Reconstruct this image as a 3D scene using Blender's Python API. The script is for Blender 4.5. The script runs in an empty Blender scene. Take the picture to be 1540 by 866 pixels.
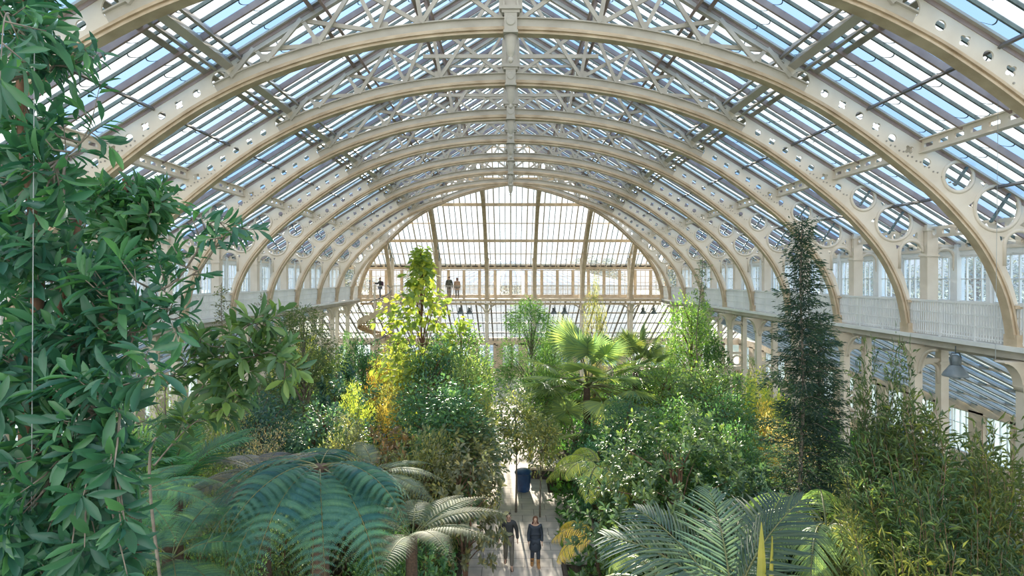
SUN_E, SKY_E, BACK_E, VT, LOOK, EXPO = 15.0, 1.3, 1.6, 'Standard', 'None', 0.06
import bpy, bmesh, math, random
import numpy as np
from mathutils import Vector, Matrix, Euler

C = bpy.context.scene.collection
PI = math.pi
# ------------------------------------------------------------------ measurements of the house (metres, floor z=0)
EYE = 9.7                      # eye level of the photographer on the near gallery
FPX = 892.0
HW = 12.65                     # half width of the nave at the gallery edge
BAY = 3.949
Y0 = 14.67                     # first arch fully seen
def YK(k): return Y0 + BAY * k
DECK = 8.0
SL = 0.62                      # roof slope
RIDGE = EYE + 9.8
YR = YK(6)                     # last full arch: the far roof is hipped from here
HS = 0.827                     # plan ratio of hip
YEND = YR + HS * 12.38         # gallery edge at the far end
def at(u, v, d): return Vector(((u - 768) * d / FPX, d, EYE - (v - 418) * d / FPX))

# ------------------------------------------------------------------ object helpers
def link(o, parent=None):
    C.objects.link(o)
    if parent is not None: o.parent = parent
    return o
def tag(o, label=None, cat=None, group=None, kind=None):
    if label: o['label'] = label
    if cat: o['category'] = cat
    if group: o['group'] = group
    if kind: o['kind'] = kind
    return o
def thing(name, label, cat, loc=(0, 0, 0), rz=0, group=None):
    o = bpy.data.objects.new(name, None); o.empty_display_size = .2
    o.location = loc; o.rotation_euler = (0, 0, rz)
    link(o); return tag(o, label, cat, group)
def mob(name, me, mat, parent=None, loc=None, rot=None, scale=None, kind=None):
    o = bpy.data.objects.new(name, me)
    if mat is not None and len(me.materials) == 0: me.materials.append(mat)
    if loc is not None: o.location = loc
    if rot is not None: o.rotation_euler = rot
    if scale is not None: o.scale = scale
    link(o, parent)
    if kind: o['kind'] = kind
    return o
def copy_tree(root, loc=None, rz=None, scale=None, label=None, group=None):
    r = root.copy(); C.objects.link(r)
    if loc is not None: r.location = loc
    if rz is not None: r.rotation_euler = (0, 0, rz)
    if scale is not None: r.scale = scale
    if label: r['label'] = label
    if group: r['group'] = group
    for ch in list(root.children):
        c = ch.copy(); C.objects.link(c); c.parent = r
        for g in list(ch.children):
            d = g.copy(); C.objects.link(d); d.parent = c
    return r
ORD = ['first', 'second', 'third', 'fourth', 'fifth', 'sixth', 'seventh', 'eighth', 'ninth', 'tenth', 'eleventh', 'twelfth']

class MB:
    """collects vertices and faces of one mesh"""
    def __init__(s): s.v = []; s.f = []
    def add(s, vs, fs):
        b = len(s.v); s.v.extend([tuple(p) for p in vs]); s.f.extend([tuple(i + b for i in f) for f in fs]); return s
    def box(s, c, d, M=None):
        x, y, z = d[0] / 2, d[1] / 2, d[2] / 2
        vs = [Vector((i, j, k)) for k in (-z, z) for j in (-y, y) for i in (-x, x)]
        if M is not None: vs = [M @ p for p in vs]
        c = Vector(c)
        return s.add([p + c for p in vs], [(0, 2, 3, 1), (4, 5, 7, 6), (0, 1, 5, 4), (1, 3, 7, 5), (3, 2, 6, 7), (2, 0, 4, 6)])
    def bar(s, a, b, w, h, up=(0, 0, 1)):
        a = Vector(a); b = Vector(b); t = b - a
        if t.length < 1e-6: return s
        L = t.length; t.normalize(); up = Vector(up)
        x = t.cross(up)
        if x.length < 1e-4: x = t.cross(Vector((1, 0, 0)))
        x.normalize(); z = x.cross(t)
        M = Matrix((x, t, z)).transposed()
        return s.box((a + b) / 2, (w, L, h), M)
    def tube(s, pts, r, n=8, closed=False, cap=True):
        pts = [Vector(p) for p in pts]; m = len(pts)
        rs = r if hasattr(r, '__len__') else [r] * m
        vs = []; pn = None
        for i in range(m):
            if closed: t = pts[(i + 1) % m] - pts[i - 1]
            else: t = pts[min(i + 1, m - 1)] - pts[max(i - 1, 0)]
            if t.length < 1e-9: t = Vector((0, 0, 1))
            t.normalize()
            if pn is None:
                pn = t.cross(Vector((0, 0, 1)))
                if pn.length < 1e-3: pn = t.cross(Vector((1, 0, 0)))
            pn = (pn - t * pn.dot(t)); pn.normalize(); bn = t.cross(pn)
            for j in range(n):
                a = 2 * PI * j / n
                vs.append(pts[i] + (pn * math.cos(a) + bn * math.sin(a)) * rs[i])
        fs = []
        for i in range(m if closed else m - 1):
            k = (i + 1) % m
            for j in range(n):
                fs.append((i * n + j, i * n + (j + 1) % n, k * n + (j + 1) % n, k * n + j))
        if cap and not closed:
            fs.append(tuple(range(n - 1, -1, -1))); fs.append(tuple(range((m - 1) * n, m * n)))
        return s.add(vs, fs)
    def lathe(s, prof, n=16, c=(0, 0, 0)):
        vs = []; fs = []; c = Vector(c)
        for (r, z) in prof:
            for j in range(n):
                a = 2 * PI * j / n; vs.append(c + Vector((r * math.cos(a), r * math.sin(a), z)))
        for i in range(len(prof) - 1):
            for j in range(n):
                fs.append((i * n + j, i * n + (j + 1) % n, (i + 1) * n + (j + 1) % n, (i + 1) * n + j))
        fs.append(tuple(range(n - 1, -1, -1))); fs.append(tuple(range((len(prof) - 1) * n, len(prof) * n)))
        return s.add(vs, fs)
    def sweep(s, pts, nrm, prof, y0=0.0):
        """pts/nrm in the (x,z) plane, prof = polygon of (n, y)"""
        m = len(prof); vs = []; fs = []
        for p, q in zip(pts, nrm):
            for (a, b) in prof: vs.append((p[0] + q[0] * a, y0 + b, p[1] + q[1] * a))
        for i in range(len(pts) - 1):
            for j in range(m): fs.append((i * m + j, i * m + (j + 1) % m, (i + 1) * m + (j + 1) % m, (i + 1) * m + j))
        fs.append(tuple(range(m - 1, -1, -1))); fs.append(tuple(range((len(pts) - 1) * m, len(pts) * m)))
        return s.add(vs, fs)
    def mesh(s, name, smooth=False):
        me = bpy.data.meshes.new(name); me.from_pydata([tuple(p) for p in s.v], [], s.f); me.update()
        if smooth: me.polygons.foreach_set('use_smooth', [True] * len(me.polygons))
        return me
    def obj(s, name, mat, parent=None, smooth=False, **k): return mob(name, s.mesh(name, smooth), mat, parent, **k)

def circle(cx, cz, r, n=24, a0=0.0, a1=2 * PI): 
    full = abs(a1 - a0 - 2 * PI) < 1e-6
    return [(cx + r * math.cos(a0 + (a1 - a0) * i / (n if full else n - 1)), cz + r * math.sin(a0 + (a1 - a0) * i / (n if full else n - 1))) for i in range(n)]
def quatrefoil(cx, cz, r, rot=0.0, n=40):
    out = []
    for i in range(n):
        a = 2 * PI * i / n; q = r * (.62 + .48 * abs(math.cos(2 * a)) ** 1.2)
        out.append((cx + q * math.cos(a + rot), cz + q * math.sin(a + rot)))
    return out
def plate_mesh(name, loops, th):
    """flat plate in the x-z plane with cut-outs, extruded to thickness th along y"""
    cu = bpy.data.curves.new(name, 'CURVE'); cu.dimensions = '2D'; cu.fill_mode = 'BOTH'; cu.extrude = th / 2
    for lp in loops:
        sp = cu.splines.new('POLY'); sp.points.add(len(lp) - 1)
        for p, q in zip(sp.points, lp): p.co = (q[0], q[1], 0, 1)
        sp.use_cyclic_u = True
    ob = bpy.data.objects.new(name, cu); C.objects.link(ob)
    dg = bpy.context.evaluated_depsgraph_get()
    me = bpy.data.meshes.new_from_object(ob.evaluated_get(dg))
    bpy.data.objects.remove(ob); bpy.data.curves.remove(cu)
    me.transform(Matrix(((1, 0, 0, 0), (0, 0, 1, 0), (0, 1, 0, 0), (0, 0, 0, 1))))
    me.name = name; me.materials.clear(); me.update()
    return me
def join_mesh(me, mb):
    """append the shapes of an MB to a mesh"""
    bm = bmesh.new(); bm.from_mesh(me)
    vs = [bm.verts.new(p) for p in mb.v]
    for f in mb.f:
        try: bm.faces.new([vs[i] for i in f])
        except ValueError: pass
    bm.to_mesh(me); bm.free(); me.update(); return me

# ------------------------------------------------------------------ materials
def nt(name):
    m = bpy.data.materials.new(name); m.use_nodes = True; t = m.node_tree; t.nodes.clear()
    o = t.nodes.new('ShaderNodeOutputMaterial'); return m, t, o
def N(t, ty, **k):
    n = t.nodes.new(ty)
    for a, b in k.items(): setattr(n, a, b)
    return n
def ramp(t, stops):
    r = N(t, 'ShaderNodeValToRGB'); e = r.color_ramp.elements
    while len(e) < len(stops): e.new(.5)
    for q, (p, c) in zip(e, stops): q.position = p; q.color = (*c, 1)
    return r
def mat_paint(name, col, col2, rough=.5, scale=3.0, metal=0.0, bump=.0):
    m, t, o = nt(name); b = N(t, 'ShaderNodeBsdfPrincipled'); tc = N(t, 'ShaderNodeTexCoord')
    n = N(t, 'ShaderNodeTexNoise'); n.inputs['Scale'].default_value = scale; n.inputs['Detail'].default_value = 5
    r = ramp(t, [(.3, col2), (.62, col)])
    t.links.new(tc.outputs['Object'], n.inputs['Vector']); t.links.new(n.outputs['Fac'], r.inputs[0]); t.links.new(r.outputs[0], b.inputs['Base Color'])
    b.inputs['Roughness'].default_value = rough; b.inputs['Metallic'].default_value = metal
    if bump:
        bp = N(t, 'ShaderNodeBump'); bp.inputs['Strength'].default_value = bump; t.links.new(n.outputs['Fac'], bp.inputs['Height']); t.links.new(bp.outputs[0], b.inputs['Normal'])
    t.links.new(b.outputs[0], o.inputs[0]); return m
def mat_leaf(name, rough=.4, transl=.35, spec=.5, tipcol=(1.0, 1.05, .55)):
    """leaf: tint comes from the object's colour, each leaf varies by its 'tone' attribute"""
    m, t, o = nt(name)
    oi = N(t, 'ShaderNodeObjectInfo'); at_ = N(t, 'ShaderNodeAttribute', attribute_name='tone')
    hue = N(t, 'ShaderNodeMix', data_type='RGBA', blend_type='MULTIPLY'); hue.inputs[0].default_value = 1
    r = ramp(t, [(0, (.45, .62, .72)), (.5, (.95, 1, .85)), (.85, (1.5, 1.35, .8)), (1, (2.1, 1.75, 1.0))])  # top stops put sparkling highlights into the leaf colour
    t.links.new(at_.outputs['Fac'], r.inputs[0]); t.links.new(oi.outputs['Color'], hue.inputs[6]); t.links.new(r.outputs[0], hue.inputs[7])
    b = N(t, 'ShaderNodeBsdfPrincipled'); b.inputs['Roughness'].default_value = rough; b.inputs['Specular IOR Level'].default_value = spec
    t.links.new(hue.outputs[2], b.inputs['Base Color'])
    tr = N(t, 'ShaderNodeBsdfTranslucent'); h2 = N(t, 'ShaderNodeMix', data_type='RGBA', blend_type='MULTIPLY'); h2.inputs[0].default_value = 1
    h2.inputs[7].default_value = (2.6 * tipcol[0], 2.6 * tipcol[1], 2.6 * tipcol[2], 1)
    t.links.new(hue.outputs[2], h2.inputs[6]); t.links.new(h2.outputs[2], tr.inputs['Color'])
    mx = N(t, 'ShaderNodeMixShader'); mx.inputs[0].default_value = transl
    t.links.new(b.outputs[0], mx.inputs[1]); t.links.new(tr.outputs[0], mx.inputs[2]); t.links.new(mx.outputs[0], o.inputs[0]); return m
def mat_glass(name, white=.25, lap=True, tints=None):
    """greenhouse pane: mostly clear, slightly milky, overlapping panes show as thin curved laps"""
    m, t, o = nt(name)
    a = N(t, 'ShaderNodeAttribute', attribute_name='tone')
    r = ramp(t, tints or [(0, (1, 1, 1)), (.45, (.90, .96, 1)), (.55, (.50, .68, .90)), (1, (.26, .46, .76))])  # blue stops put sky reflection and shade into the pane colour
    t.links.new(a.outputs['Fac'], r.inputs[0])
    tr = N(t, 'ShaderNodeBsdfTransparent'); t.links.new(r.outputs[0], tr.inputs[0])
    tl = N(t, 'ShaderNodeBsdfTranslucent'); t.links.new(r.outputs[0], tl.inputs[0])
    mx = N(t, 'ShaderNodeMixShader'); mx.inputs[0].default_value = white
    t.links.new(tr.outputs[0], mx.inputs[1]); t.links.new(tl.outputs[0], mx.inputs[2])
    last = mx
    if lap:
        uv = N(t, 'ShaderNodeUVMap'); sx = N(t, 'ShaderNodeSeparateXYZ'); t.links.new(uv.outputs[0], sx.inputs[0])
        def M(op, x, y=None, z=None):
            n = N(t, 'ShaderNodeMath', operation=op)
            for i, q in enumerate((x, y, z)):
                if q is None: continue
                if isinstance(q, (int, float)): n.inputs[i].default_value = q
                else: t.links.new(q, n.inputs[i])
            return n.outputs[0]
        cu = M('MULTIPLY', M('POWER', M('SUBTRACT', sx.outputs[0], .5), 2.0), 0.55)
        ph = M('FRACT', M('ADD', sx.outputs[1], cu))
        ln = M('LESS_THAN', ph, .022)
        dk = N(t, 'ShaderNodeBsdfDiffuse'); dk.inputs[0].default_value = (.10, .15, .16, 1)
        m2 = N(t, 'ShaderNodeMixShader'); t.links.new(ln, m2.inputs[0]); t.links.new(mx.outputs[0], m2.inputs[1]); t.links.new(dk.outputs[0], m2.inputs[2]); last = m2
    t.links.new(last.outputs[0], o.inputs[0]); return m

M = {}
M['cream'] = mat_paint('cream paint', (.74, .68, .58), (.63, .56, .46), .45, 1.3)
M['cream_tan'] = mat_paint('cream mouldings', (.62, .51, .37), (.43, .33, .22), .5, 2.2)  # warmer, darker tan than the plain cream
M['grey_cream'] = mat_paint('greyed cream paint', (.54, .51, .45), (.42, .39, .34), .5, 1.5)
M['white_paint'] = mat_paint('white paint', (.82, .84, .83), (.70, .73, .73), .5, 1.2)
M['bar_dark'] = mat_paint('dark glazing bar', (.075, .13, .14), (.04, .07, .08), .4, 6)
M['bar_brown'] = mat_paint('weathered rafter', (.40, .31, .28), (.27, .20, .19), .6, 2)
M['purlin'] = mat_paint('grey purlin', (.38, .36, .32), (.24, .22, .20), .5, 2)
M['purlin_dark'] = mat_paint('dark purlin', (.17, .16, .15), (.11, .10, .10), .5, 3)
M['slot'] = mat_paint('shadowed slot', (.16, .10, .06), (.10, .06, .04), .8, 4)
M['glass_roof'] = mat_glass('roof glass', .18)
M['glass_end'] = mat_glass('end glass', .07, True, [(0, (1, 1, 1)), (1, (.90, .98, 1))])
M['glass_win'] = mat_glass('window glass', .22, False, [(0, (.80, .90, 1)), (1, (.66, .82, 1))])
M['glass_clear'] = mat_glass('end window glass', .05, False, [(0, (1, 1, 1)), (1, (.92, .95, 1))])
M['stone'] = mat_paint('pale masonry', (.72, .60, .46), (.56, .46, .34), .8, 2, bump=.1)
M['soil'] = mat_paint('dark soil', (.07, .05, .03), (.03, .025, .015), .95, 5, bump=.4)
M['bark'] = mat_paint('brown bark', (.22, .12, .075), (.10, .06, .04), .9, 9, bump=.5)
M['bark_grey'] = mat_paint('grey bark', (.24, .21, .17), (.12, .10, .08), .9, 9, bump=.5)
M['fern_trunk'] = mat_paint('fibrous trunk', (.10, .065, .045), (.04, .03, .02), .95, 22, bump=.9)
M['leaf'] = mat_leaf('leaf', .38, .38)
M['leaf_gloss'] = mat_leaf('glossy leaf', .42, .26, .5)
M['leaf_soft'] = mat_leaf('soft leaf', .55, .42, .3)
M['fern'] = mat_leaf('fern leaf', .6, .28, .12, (.8, 1.1, .7))
M['stalk'] = mat_paint('green stalk', (.14, .16, .06), (.10, .10, .04), .6, 6)
M['petal'] = mat_leaf('pale petal', .6, .4, .2)
M['steel_dark'] = mat_paint('dark steel', (.10, .13, .15), (.06, .08, .10), .4, 4, .3)
M['lamp_grey'] = mat_paint('grey enamel', (.22, .27, .30), (.15, .19, .22), .4, 3)
M['wire'] = mat_paint('wire', (.30, .34, .35), (.2, .22, .22), .6, 3, .0)
M['blue_bin'] = mat_paint('blue plastic', (.03, .10, .28), (.02, .06, .18), .4, 3)
M['dark_wood'] = mat_paint('dark kerb', (.09, .07, .06), (.05, .04, .035), .8, 5)
def flat(name, col, rough=.7): 
    M[name] = mat_paint(name, col, tuple(c * .75 for c in col), rough, 6); return M[name]
def mat_paving():
    m, t, o = nt('paving slabs'); b = N(t, 'ShaderNodeBsdfPrincipled'); tc = N(t, 'ShaderNodeTexCoord')
    br = N(t, 'ShaderNodeTexBrick'); br.inputs['Color1'].default_value = (.66, .60, .54, 1); br.inputs['Color2'].default_value = (.54, .50, .47, 1); br.inputs['Mortar'].default_value = (.20, .18, .16, 1)
    br.inputs['Scale'].default_value = 1; br.inputs['Mortar Size'].default_value = .012; br.inputs['Brick Width'].default_value = .95; br.inputs['Row Height'].default_value = .62
    n = N(t, 'ShaderNodeTexNoise'); n.inputs['Scale'].default_value = 1.5; n.inputs['Detail'].default_value = 6
    r = ramp(t, [(.3, (.72, .72, .74)), (.7, (1.08, 1.04, 1.0))]); mu = N(t, 'ShaderNodeMix', data_type='RGBA', blend_type='MULTIPLY'); mu.inputs[0].default_value = 1
    t.links.new(tc.outputs['Object'], br.inputs['Vector']); t.links.new(tc.outputs['Object'], n.inputs['Vector']); t.links.new(n.outputs['Fac'], r.inputs[0])
    t.links.new(br.outputs['Color'], mu.inputs[6]); t.links.new(r.outputs[0], mu.inputs[7]); t.links.new(mu.outputs[2], b.inputs['Base Color'])
    b.inputs['Roughness'].default_value = .75; t.links.new(b.outputs[0], o.inputs[0]); return m
M['paving'] = mat_paving()
def quad_panes(name, quads, tones, laps=1.2):
    """panes as quads with uv (u across, v metres / laps along)"""
    me = bpy.data.meshes.new(name); vs = []; fs = []
    for q in quads:
        b = len(vs); vs += [tuple(p) for p in q]; fs.append((b, b + 1, b + 2, b + 3))
    me.from_pydata(vs, [], fs); uv = me.uv_layers.new(name='UVMap'); i = 0
    rr = random.Random(len(quads))
    for q in quads:
        L = (Vector(q[3]) - Vector(q[0])).length; off = rr.random() * .25
        for c in ((0, 0), (1, 0), (1, L / laps), (0, L / laps)):
            uv.data[i].uv = (c[0], c[1] + off); i += 1
    a = me.attributes.new('tone', 'FLOAT', 'FACE'); a.data.foreach_set('value', tones); me.update(); return me
# ================================================================== arches
SP = [(-12.38, -1.7), (-12.2, -.7), (-11.9, .1), (-11.5, .8), (-11.0, 1.42), (-10.3, 2.14), (-9.28, 2.98), (-8.36, 3.66), (-7.34, 4.3), (-6.02, 4.92), (-4.14, 5.52), (-2.1, 5.88), (0, 6.0)]
SP = SP + [(-x, z) for x, z in SP[-2::-1]]
def _dense():
    P = [np.array(p, float) for p in SP]; out = []  # sky behind the camera brightened, added as fill for the interior
    for i in range(len(P) - 1):
        p0 = P[max(i - 1, 0)]; p1 = P[i]; p2 = P[i + 1]; p3 = P[min(i + 2, len(P) - 1)]
        for t in np.linspace(0, 1, 7)[:-1]:
            out.append(.5 * ((2 * p1) + (-p0 + p2) * t + (2 * p0 - 5 * p1 + 4 * p2 - p3) * t * t + (-p0 + 3 * p1 - 3 * p2 + p3) * t ** 3))
    out.append(P[-1]); return np.array(out)
SD = _dense()
def soffit(x): return float(np.interp(x, SD[:, 0], SD[:, 1]))
def roofz(x): return 9.8 - SL * x
def sof_pts(s0, n_extra=True):
    P = SD[SD[:, 0] > s0 + 1e-3]; P = np.vstack([[s0, soffit(s0)], P])
    T = np.gradient(P, axis=0); T /= np.linalg.norm(T, axis=1)[:, None]
    return P, np.stack([-T[:, 1], T[:, 0]], 1)      # outward normal
PROF = [(0, -.13), (.04, -.13), (.04, -.09), (.09, -.09), (.09, -.14), (.13, -.14), (.13, -.06), (.21, -.05), (.21, .05), (.13, .06), (.13, .14), (.09, .14), (.09, .09), (.04, .09), (.04, .13), (0, .13)]
HOLES = [(7.76, 4.56), (8.20, 4.28), (8.62, 4.01), (9.03, 3.74), (9.43, 3.46), (9.85, 3.17), (10.28, 2.86)]
RINGS = [(11.06, 2.50, .33), (12.02, 1.72, .51)]
def half_rib(s0):
    """meshes of one half arch from s0 (distance from the ridge) to its foot: local x outwards, z from eye level"""
    out = {}
    P, Nn = sof_pts(s0)
    sm = MB().sweep(P, Nn, PROF)
    sm.box((12.52, 0, -1.55), (.34, .40, .30)); sm.box((12.52, 0, -.72), (.36, .34, .08))
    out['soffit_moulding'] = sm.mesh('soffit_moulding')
    sw = max(6.62, s0)
    Pw, Nw = sof_pts(sw)
    low = [(p[0] + .15 * n[0], p[1] + .15 * n[1]) for p, n in zip(Pw, Nw)]
    low[0] = (sw, low[0][1]); low = [q for q in low if q[0] >= sw]
    lo = [q for q in low if q[1] > -1.69] + [(12.58, -1.7)]
    back = [(12.70, -1.7), (12.62, -1.2), (12.52, -.6), (12.36, -.02), (12.24, .25), (12.22, .78)]
    arch = circle(12.57, .80, .35, 13, PI, 0)
    poly = lo + back + arch + [(12.95, .80), (12.95, roofz(12.95) - .03), (sw, roofz(sw) - .03)]
    holes = []
    if sw < 7.0: holes.append(circle(7.16, 4.88, .23, 24))
    for i, (x, z) in enumerate(HOLES):
        if x > sw + .25: holes.append(circle(x, z, .10, 16) if i % 2 == 0 else quatrefoil(x, z, .105, .55))
    rg = [q for q in RINGS if q[0] - q[2] > sw + .1]
    for (x, z, r) in rg: holes.append(circle(x, z, r, 32))
    if len(rg) == 2:
        def tri(cx, cz, r, a): return [(cx + r * math.cos(a + i * 2 * PI / 3), cz + r * math.sin(a + i * 2 * PI / 3)) for i in range(3)]
        holes += [tri(11.42, 1.80, .12, -.9), tri(11.68, 2.33, .09, .6), tri(12.14, .98, .09, .2), tri(12.70, 1.32, .13, 1.2)]
    me = plate_mesh('web_plate', [poly] + holes, .035)
    rv = MB()
    for i in range(34):                                        # rivet heads along both edges of the plate
        x = 7.5 + i * .105
        if x < sw + .1: continue
        for dz in (-.34, .36) if i % 2 else (-.38, .40):
            z = 4.83 - (x - 7.5) * .62 + dz
            if z < soffit(x) + .36 or z > roofz(x) - .12: continue
            rv.lathe([(.022, -.032), (.022, .032)], 6, (0, 0, 0)); b = len(rv.v) - 12
            for j in range(b, b + 12):
                q = rv.v[j]; rv.v[j] = (x + q[0], q[2], z + q[1])
    if len(rv.v): out['rivet_rows'] = rv.mesh('rivet_rows')
    out['web_plate'] = me
    tc = MB()
    a, b = (s0, roofz(s0)), (13.9, roofz(13.9))
    tc.bar((a[0], 0, a[1] - .04), (b[0], 0, b[1] - .04), .22, .05)
    if s0 < 6.6:
        m_ = (6.75, roofz(6.75))
        tc.bar((a[0], 0, a[1] - .17), (m_[0], 0, m_[1] - .17), .035, .26)
        tc.bar((a[0], 0, a[1] - .30), (m_[0], 0, m_[1] - .30), .14, .04)
    out['rafter'] = tc.mesh('rafter')
    if s0 < 6.3:
        lt = MB()
        Q, Qn = sof_pts(s0); k = [i for i in range(len(Q)) if Q[i][0] <= 7.2]
        lt.sweep(Q[k], Qn[k], [(.18, -.02), (.40, -.02), (.40, -.08), (.43, -.08), (.43, .08), (.40, .08), (.40, .02), (.18, .02)])
        nb = (.25, 2.2, 3.3, 4.74, 6.02, 6.9)
        tp = (.15, 2.5, 3.85, 5.16, 6.33, 7.25)
        B = [(x, soffit(x) + .42) for x in nb]; T = [(x, roofz(x) - .22) for x in tp]
        def br(p, q, w=.085, dy=0.0):
            if min(p[0], q[0]) < s0 - .02: return
            lt.bar((p[0], dy, p[1]), (q[0], dy, q[1]), .10, w, (0, 1, 0)); 
        for i in range(len(B)):
            if i < 5: br(B[i], T[i], .10)
            if i + 1 < len(B): br(B[i], T[i + 1] if i < 4 else (7.1, roofz(7.1) - .38), .07, .05); br(T[i], B[i + 1], .07, -.05)
        for x in (2.2, 3.2, 4.74, 6.02):
            if x > s0: lt.box((x, 0, soffit(x) + .50), (.34, .05, .22))
        if s0 < .3: lt.bar((0, 0, 6.95), (2.75, 0, 6.95), .08, .12); lt.bar((0, 0, 8.05), (2.7, 0, 8.05), .07, .09)
        out['lattice'] = lt.mesh('lattice')
    if rg:
        for (x, z, r), nm in zip(rg[::-1], ('large_ring', 'small_ring')):
            mb = MB(); c = [(x + (r + .045) * math.cos(t), 0, z + (r + .045) * math.sin(t)) for t in np.linspace(0, 2 * PI, 36, endpoint=False)]
            mb.tube(c, .055, 6, True); out[nm] = mb.mesh(nm, True)
        for (x, z, r), nm in zip(rg, ('ring_strut', 'ring_strut_')):
            sb = MB(); sb.bar((x - .45 * r, -.10, z - .68 * r), (x + .45 * r, -.10, z + .68 * r), .05, .07, (0, 1, 0)); out[nm] = sb.mesh('ring_strut')
    ar = MB(); c = [(12.57 + .37 * math.cos(t), 0, .80 + .37 * math.sin(t)) for t in np.linspace(PI, 0, 16)]
    ar.tube([(12.20, 0, .3)] + c, .055, 6)
    c = [(13.62 + .30 * math.cos(t), 0, .62 + .30 * math.sin(t)) for t in np.linspace(PI, 0, 14)]
    ar.tube(c + [(13.92, 0, .35), (13.95, 0, .2)], .05, 6); ar.box((13.62, 0, .98), (.75, .05, .12))
    out['bracket_arch'] = ar.mesh('bracket_arch', True)
    ps = MB(); ps.box((13.13, 0, -.02), (.34, .34, 3.36)); ps.box((13.13, 0, -1.5), (.42, .42, .4)); ps.box((13.13, 0, .70), (.40, .40, .06)); ps.box((13.13, 0, 1.52), (.42, .40, .10))
    out['clerestory_post'] = ps.mesh('clerestory_post')
    return out
RIBMAT = dict(ring_strut_='bar_dark', rivet_rows='purlin', ring_strut='bar_dark', soffit_moulding='cream_tan', web_plate='cream', rafter='grey_cream', lattice='grey_cream', large_ring='cream', small_ring='cream', bracket_arch='cream', clerestory_post='cream')
def boss_meshes():
    b = MB(); b.box((0, 0, 6.60), (.54, .50, .09)); b.box((0, 0, 6.52), (.44, .42, .08)); b.box((0, 0, 6.27), (.31, .40, .46)); b.box((0, 0, 6.02), (.36, .46, .06))
    b.lathe([(.10, -.22), (.12, -.21), (.07, -.19)], 12, (0, 0, 0)); n = 36
    for j in range(len(b.v) - n, len(b.v)): q = b.v[j]; b.v[j] = (q[0], q[2], 6.28 + q[1])
    p = MB(); p.lathe([(.0, 5.30), (.05, 5.33), (.075, 5.38), (.05, 5.43), (.04, 5.46), (.09, 5.52), (.12, 5.62), (.14, 5.80), (.17, 5.98)], 4 * 3, (0, 0, 0))
    k = MB(); k.box((0, 0, 8.1), (.30, .14, 3.1)); k.box((.17, 0, 8.1), (.04, .3, 3.1)); k.box((-.17, 0, 8.1), (.04, .3, 3.1))
    return b.mesh('boss'), p.mesh('pendant', True), k.mesh('king_post')
def add_half(parent, meshes, rz=0.0, sx=1.0, mir=False):
    for nm, me in meshes.items():
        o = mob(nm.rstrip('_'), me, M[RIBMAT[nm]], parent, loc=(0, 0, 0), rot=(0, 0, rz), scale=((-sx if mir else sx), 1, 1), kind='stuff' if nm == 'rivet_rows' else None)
full = half_rib(0.0)
bossm = boss_meshes()
def make_arch(label, y):
    t = thing('roof_arch', label, 'arch', (0, y, EYE), 0, 'cream iron roof arches across the nave')
    add_half(t, full); add_half(t, full, 0, 1, True)
    mob('boss', bossm[0], M['grey_cream'], t); mob('pendant', bossm[1], M['grey_cream'], t); mob('king_post', bossm[2], M['grey_cream'], t)
    return t
lab = ['cream iron roof arch nearest the viewer, only its haunches cut by the top corners',
       'large cream iron arch whose centre boss is the topmost in view'] + \
      [f'cream iron roof arch, {ORD[i]} behind the one with the topmost centre boss' for i in range(5)] + \
      ['cream iron roof arch farthest off, where the hipped end roof meets the ridge']
for i, k in enumerate(range(-1, 7)): make_arch(lab[i], YK(k))
# hip ribs and jack ribs of the far end
hip = half_rib(.22)
hang = math.atan2(HS, 1.0); hsc = math.hypot(1, HS)
for mir, sd in ((False, 'right'), (True, 'left')):
    t = thing('hip_rib', f'cream diagonal hip rib rising from the far {sd} corner to the last arch', 'rib', (0, YR, EYE))
    for nm, me in hip.items():
        if nm in ('clerestory_post', 'bracket_arch'): continue
        mob(nm.rstrip('_'), me, M[RIBMAT[nm]], t, rot=(0, 0, PI - hang if mir else hang), scale=(hsc, 1, 1), kind='stuff' if nm == 'rivet_rows' else None)
for k in (7, 8):
    s0 = (YK(k) - YR) / HS; hm = half_rib(s0 + .05)
    for mir, sd in ((False, 'right'), (True, 'left')):
        t = thing('jack_rib', f'short cream side rib on the {sd}, {"first" if k == 7 else "second"} beyond the last full arch', 'rib', (0, YK(k), EYE)); add_half(t, hm, 0, 1, mir)
for j, x0 in enumerate((1.97, 5.92, 9.87)):
    hm = half_rib(x0 + .05)
    for sg, sd in ((1, 'right'), (-1, 'left')):
        t = thing('end_rib', f'curved cream rib of the glazed far end, {ORD[j]} {sd} of its middle', 'rib', (sg * x0, YR, EYE))
        add_half(t, hm, PI / 2, HS)
# near jack rib bays only continue the pattern past the first arch
s0 = (YK(-1) - YK(-2)) / HS; hm = half_rib(s0 + .05)
for mir, sd in ((False, 'right'), (True, 'left')):
    t = thing('jack_rib', f'short cream side rib on the {sd} beside the viewer', 'rib', (0, YK(-2), EYE)); add_half(t, hm, 0, 1, mir)

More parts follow.
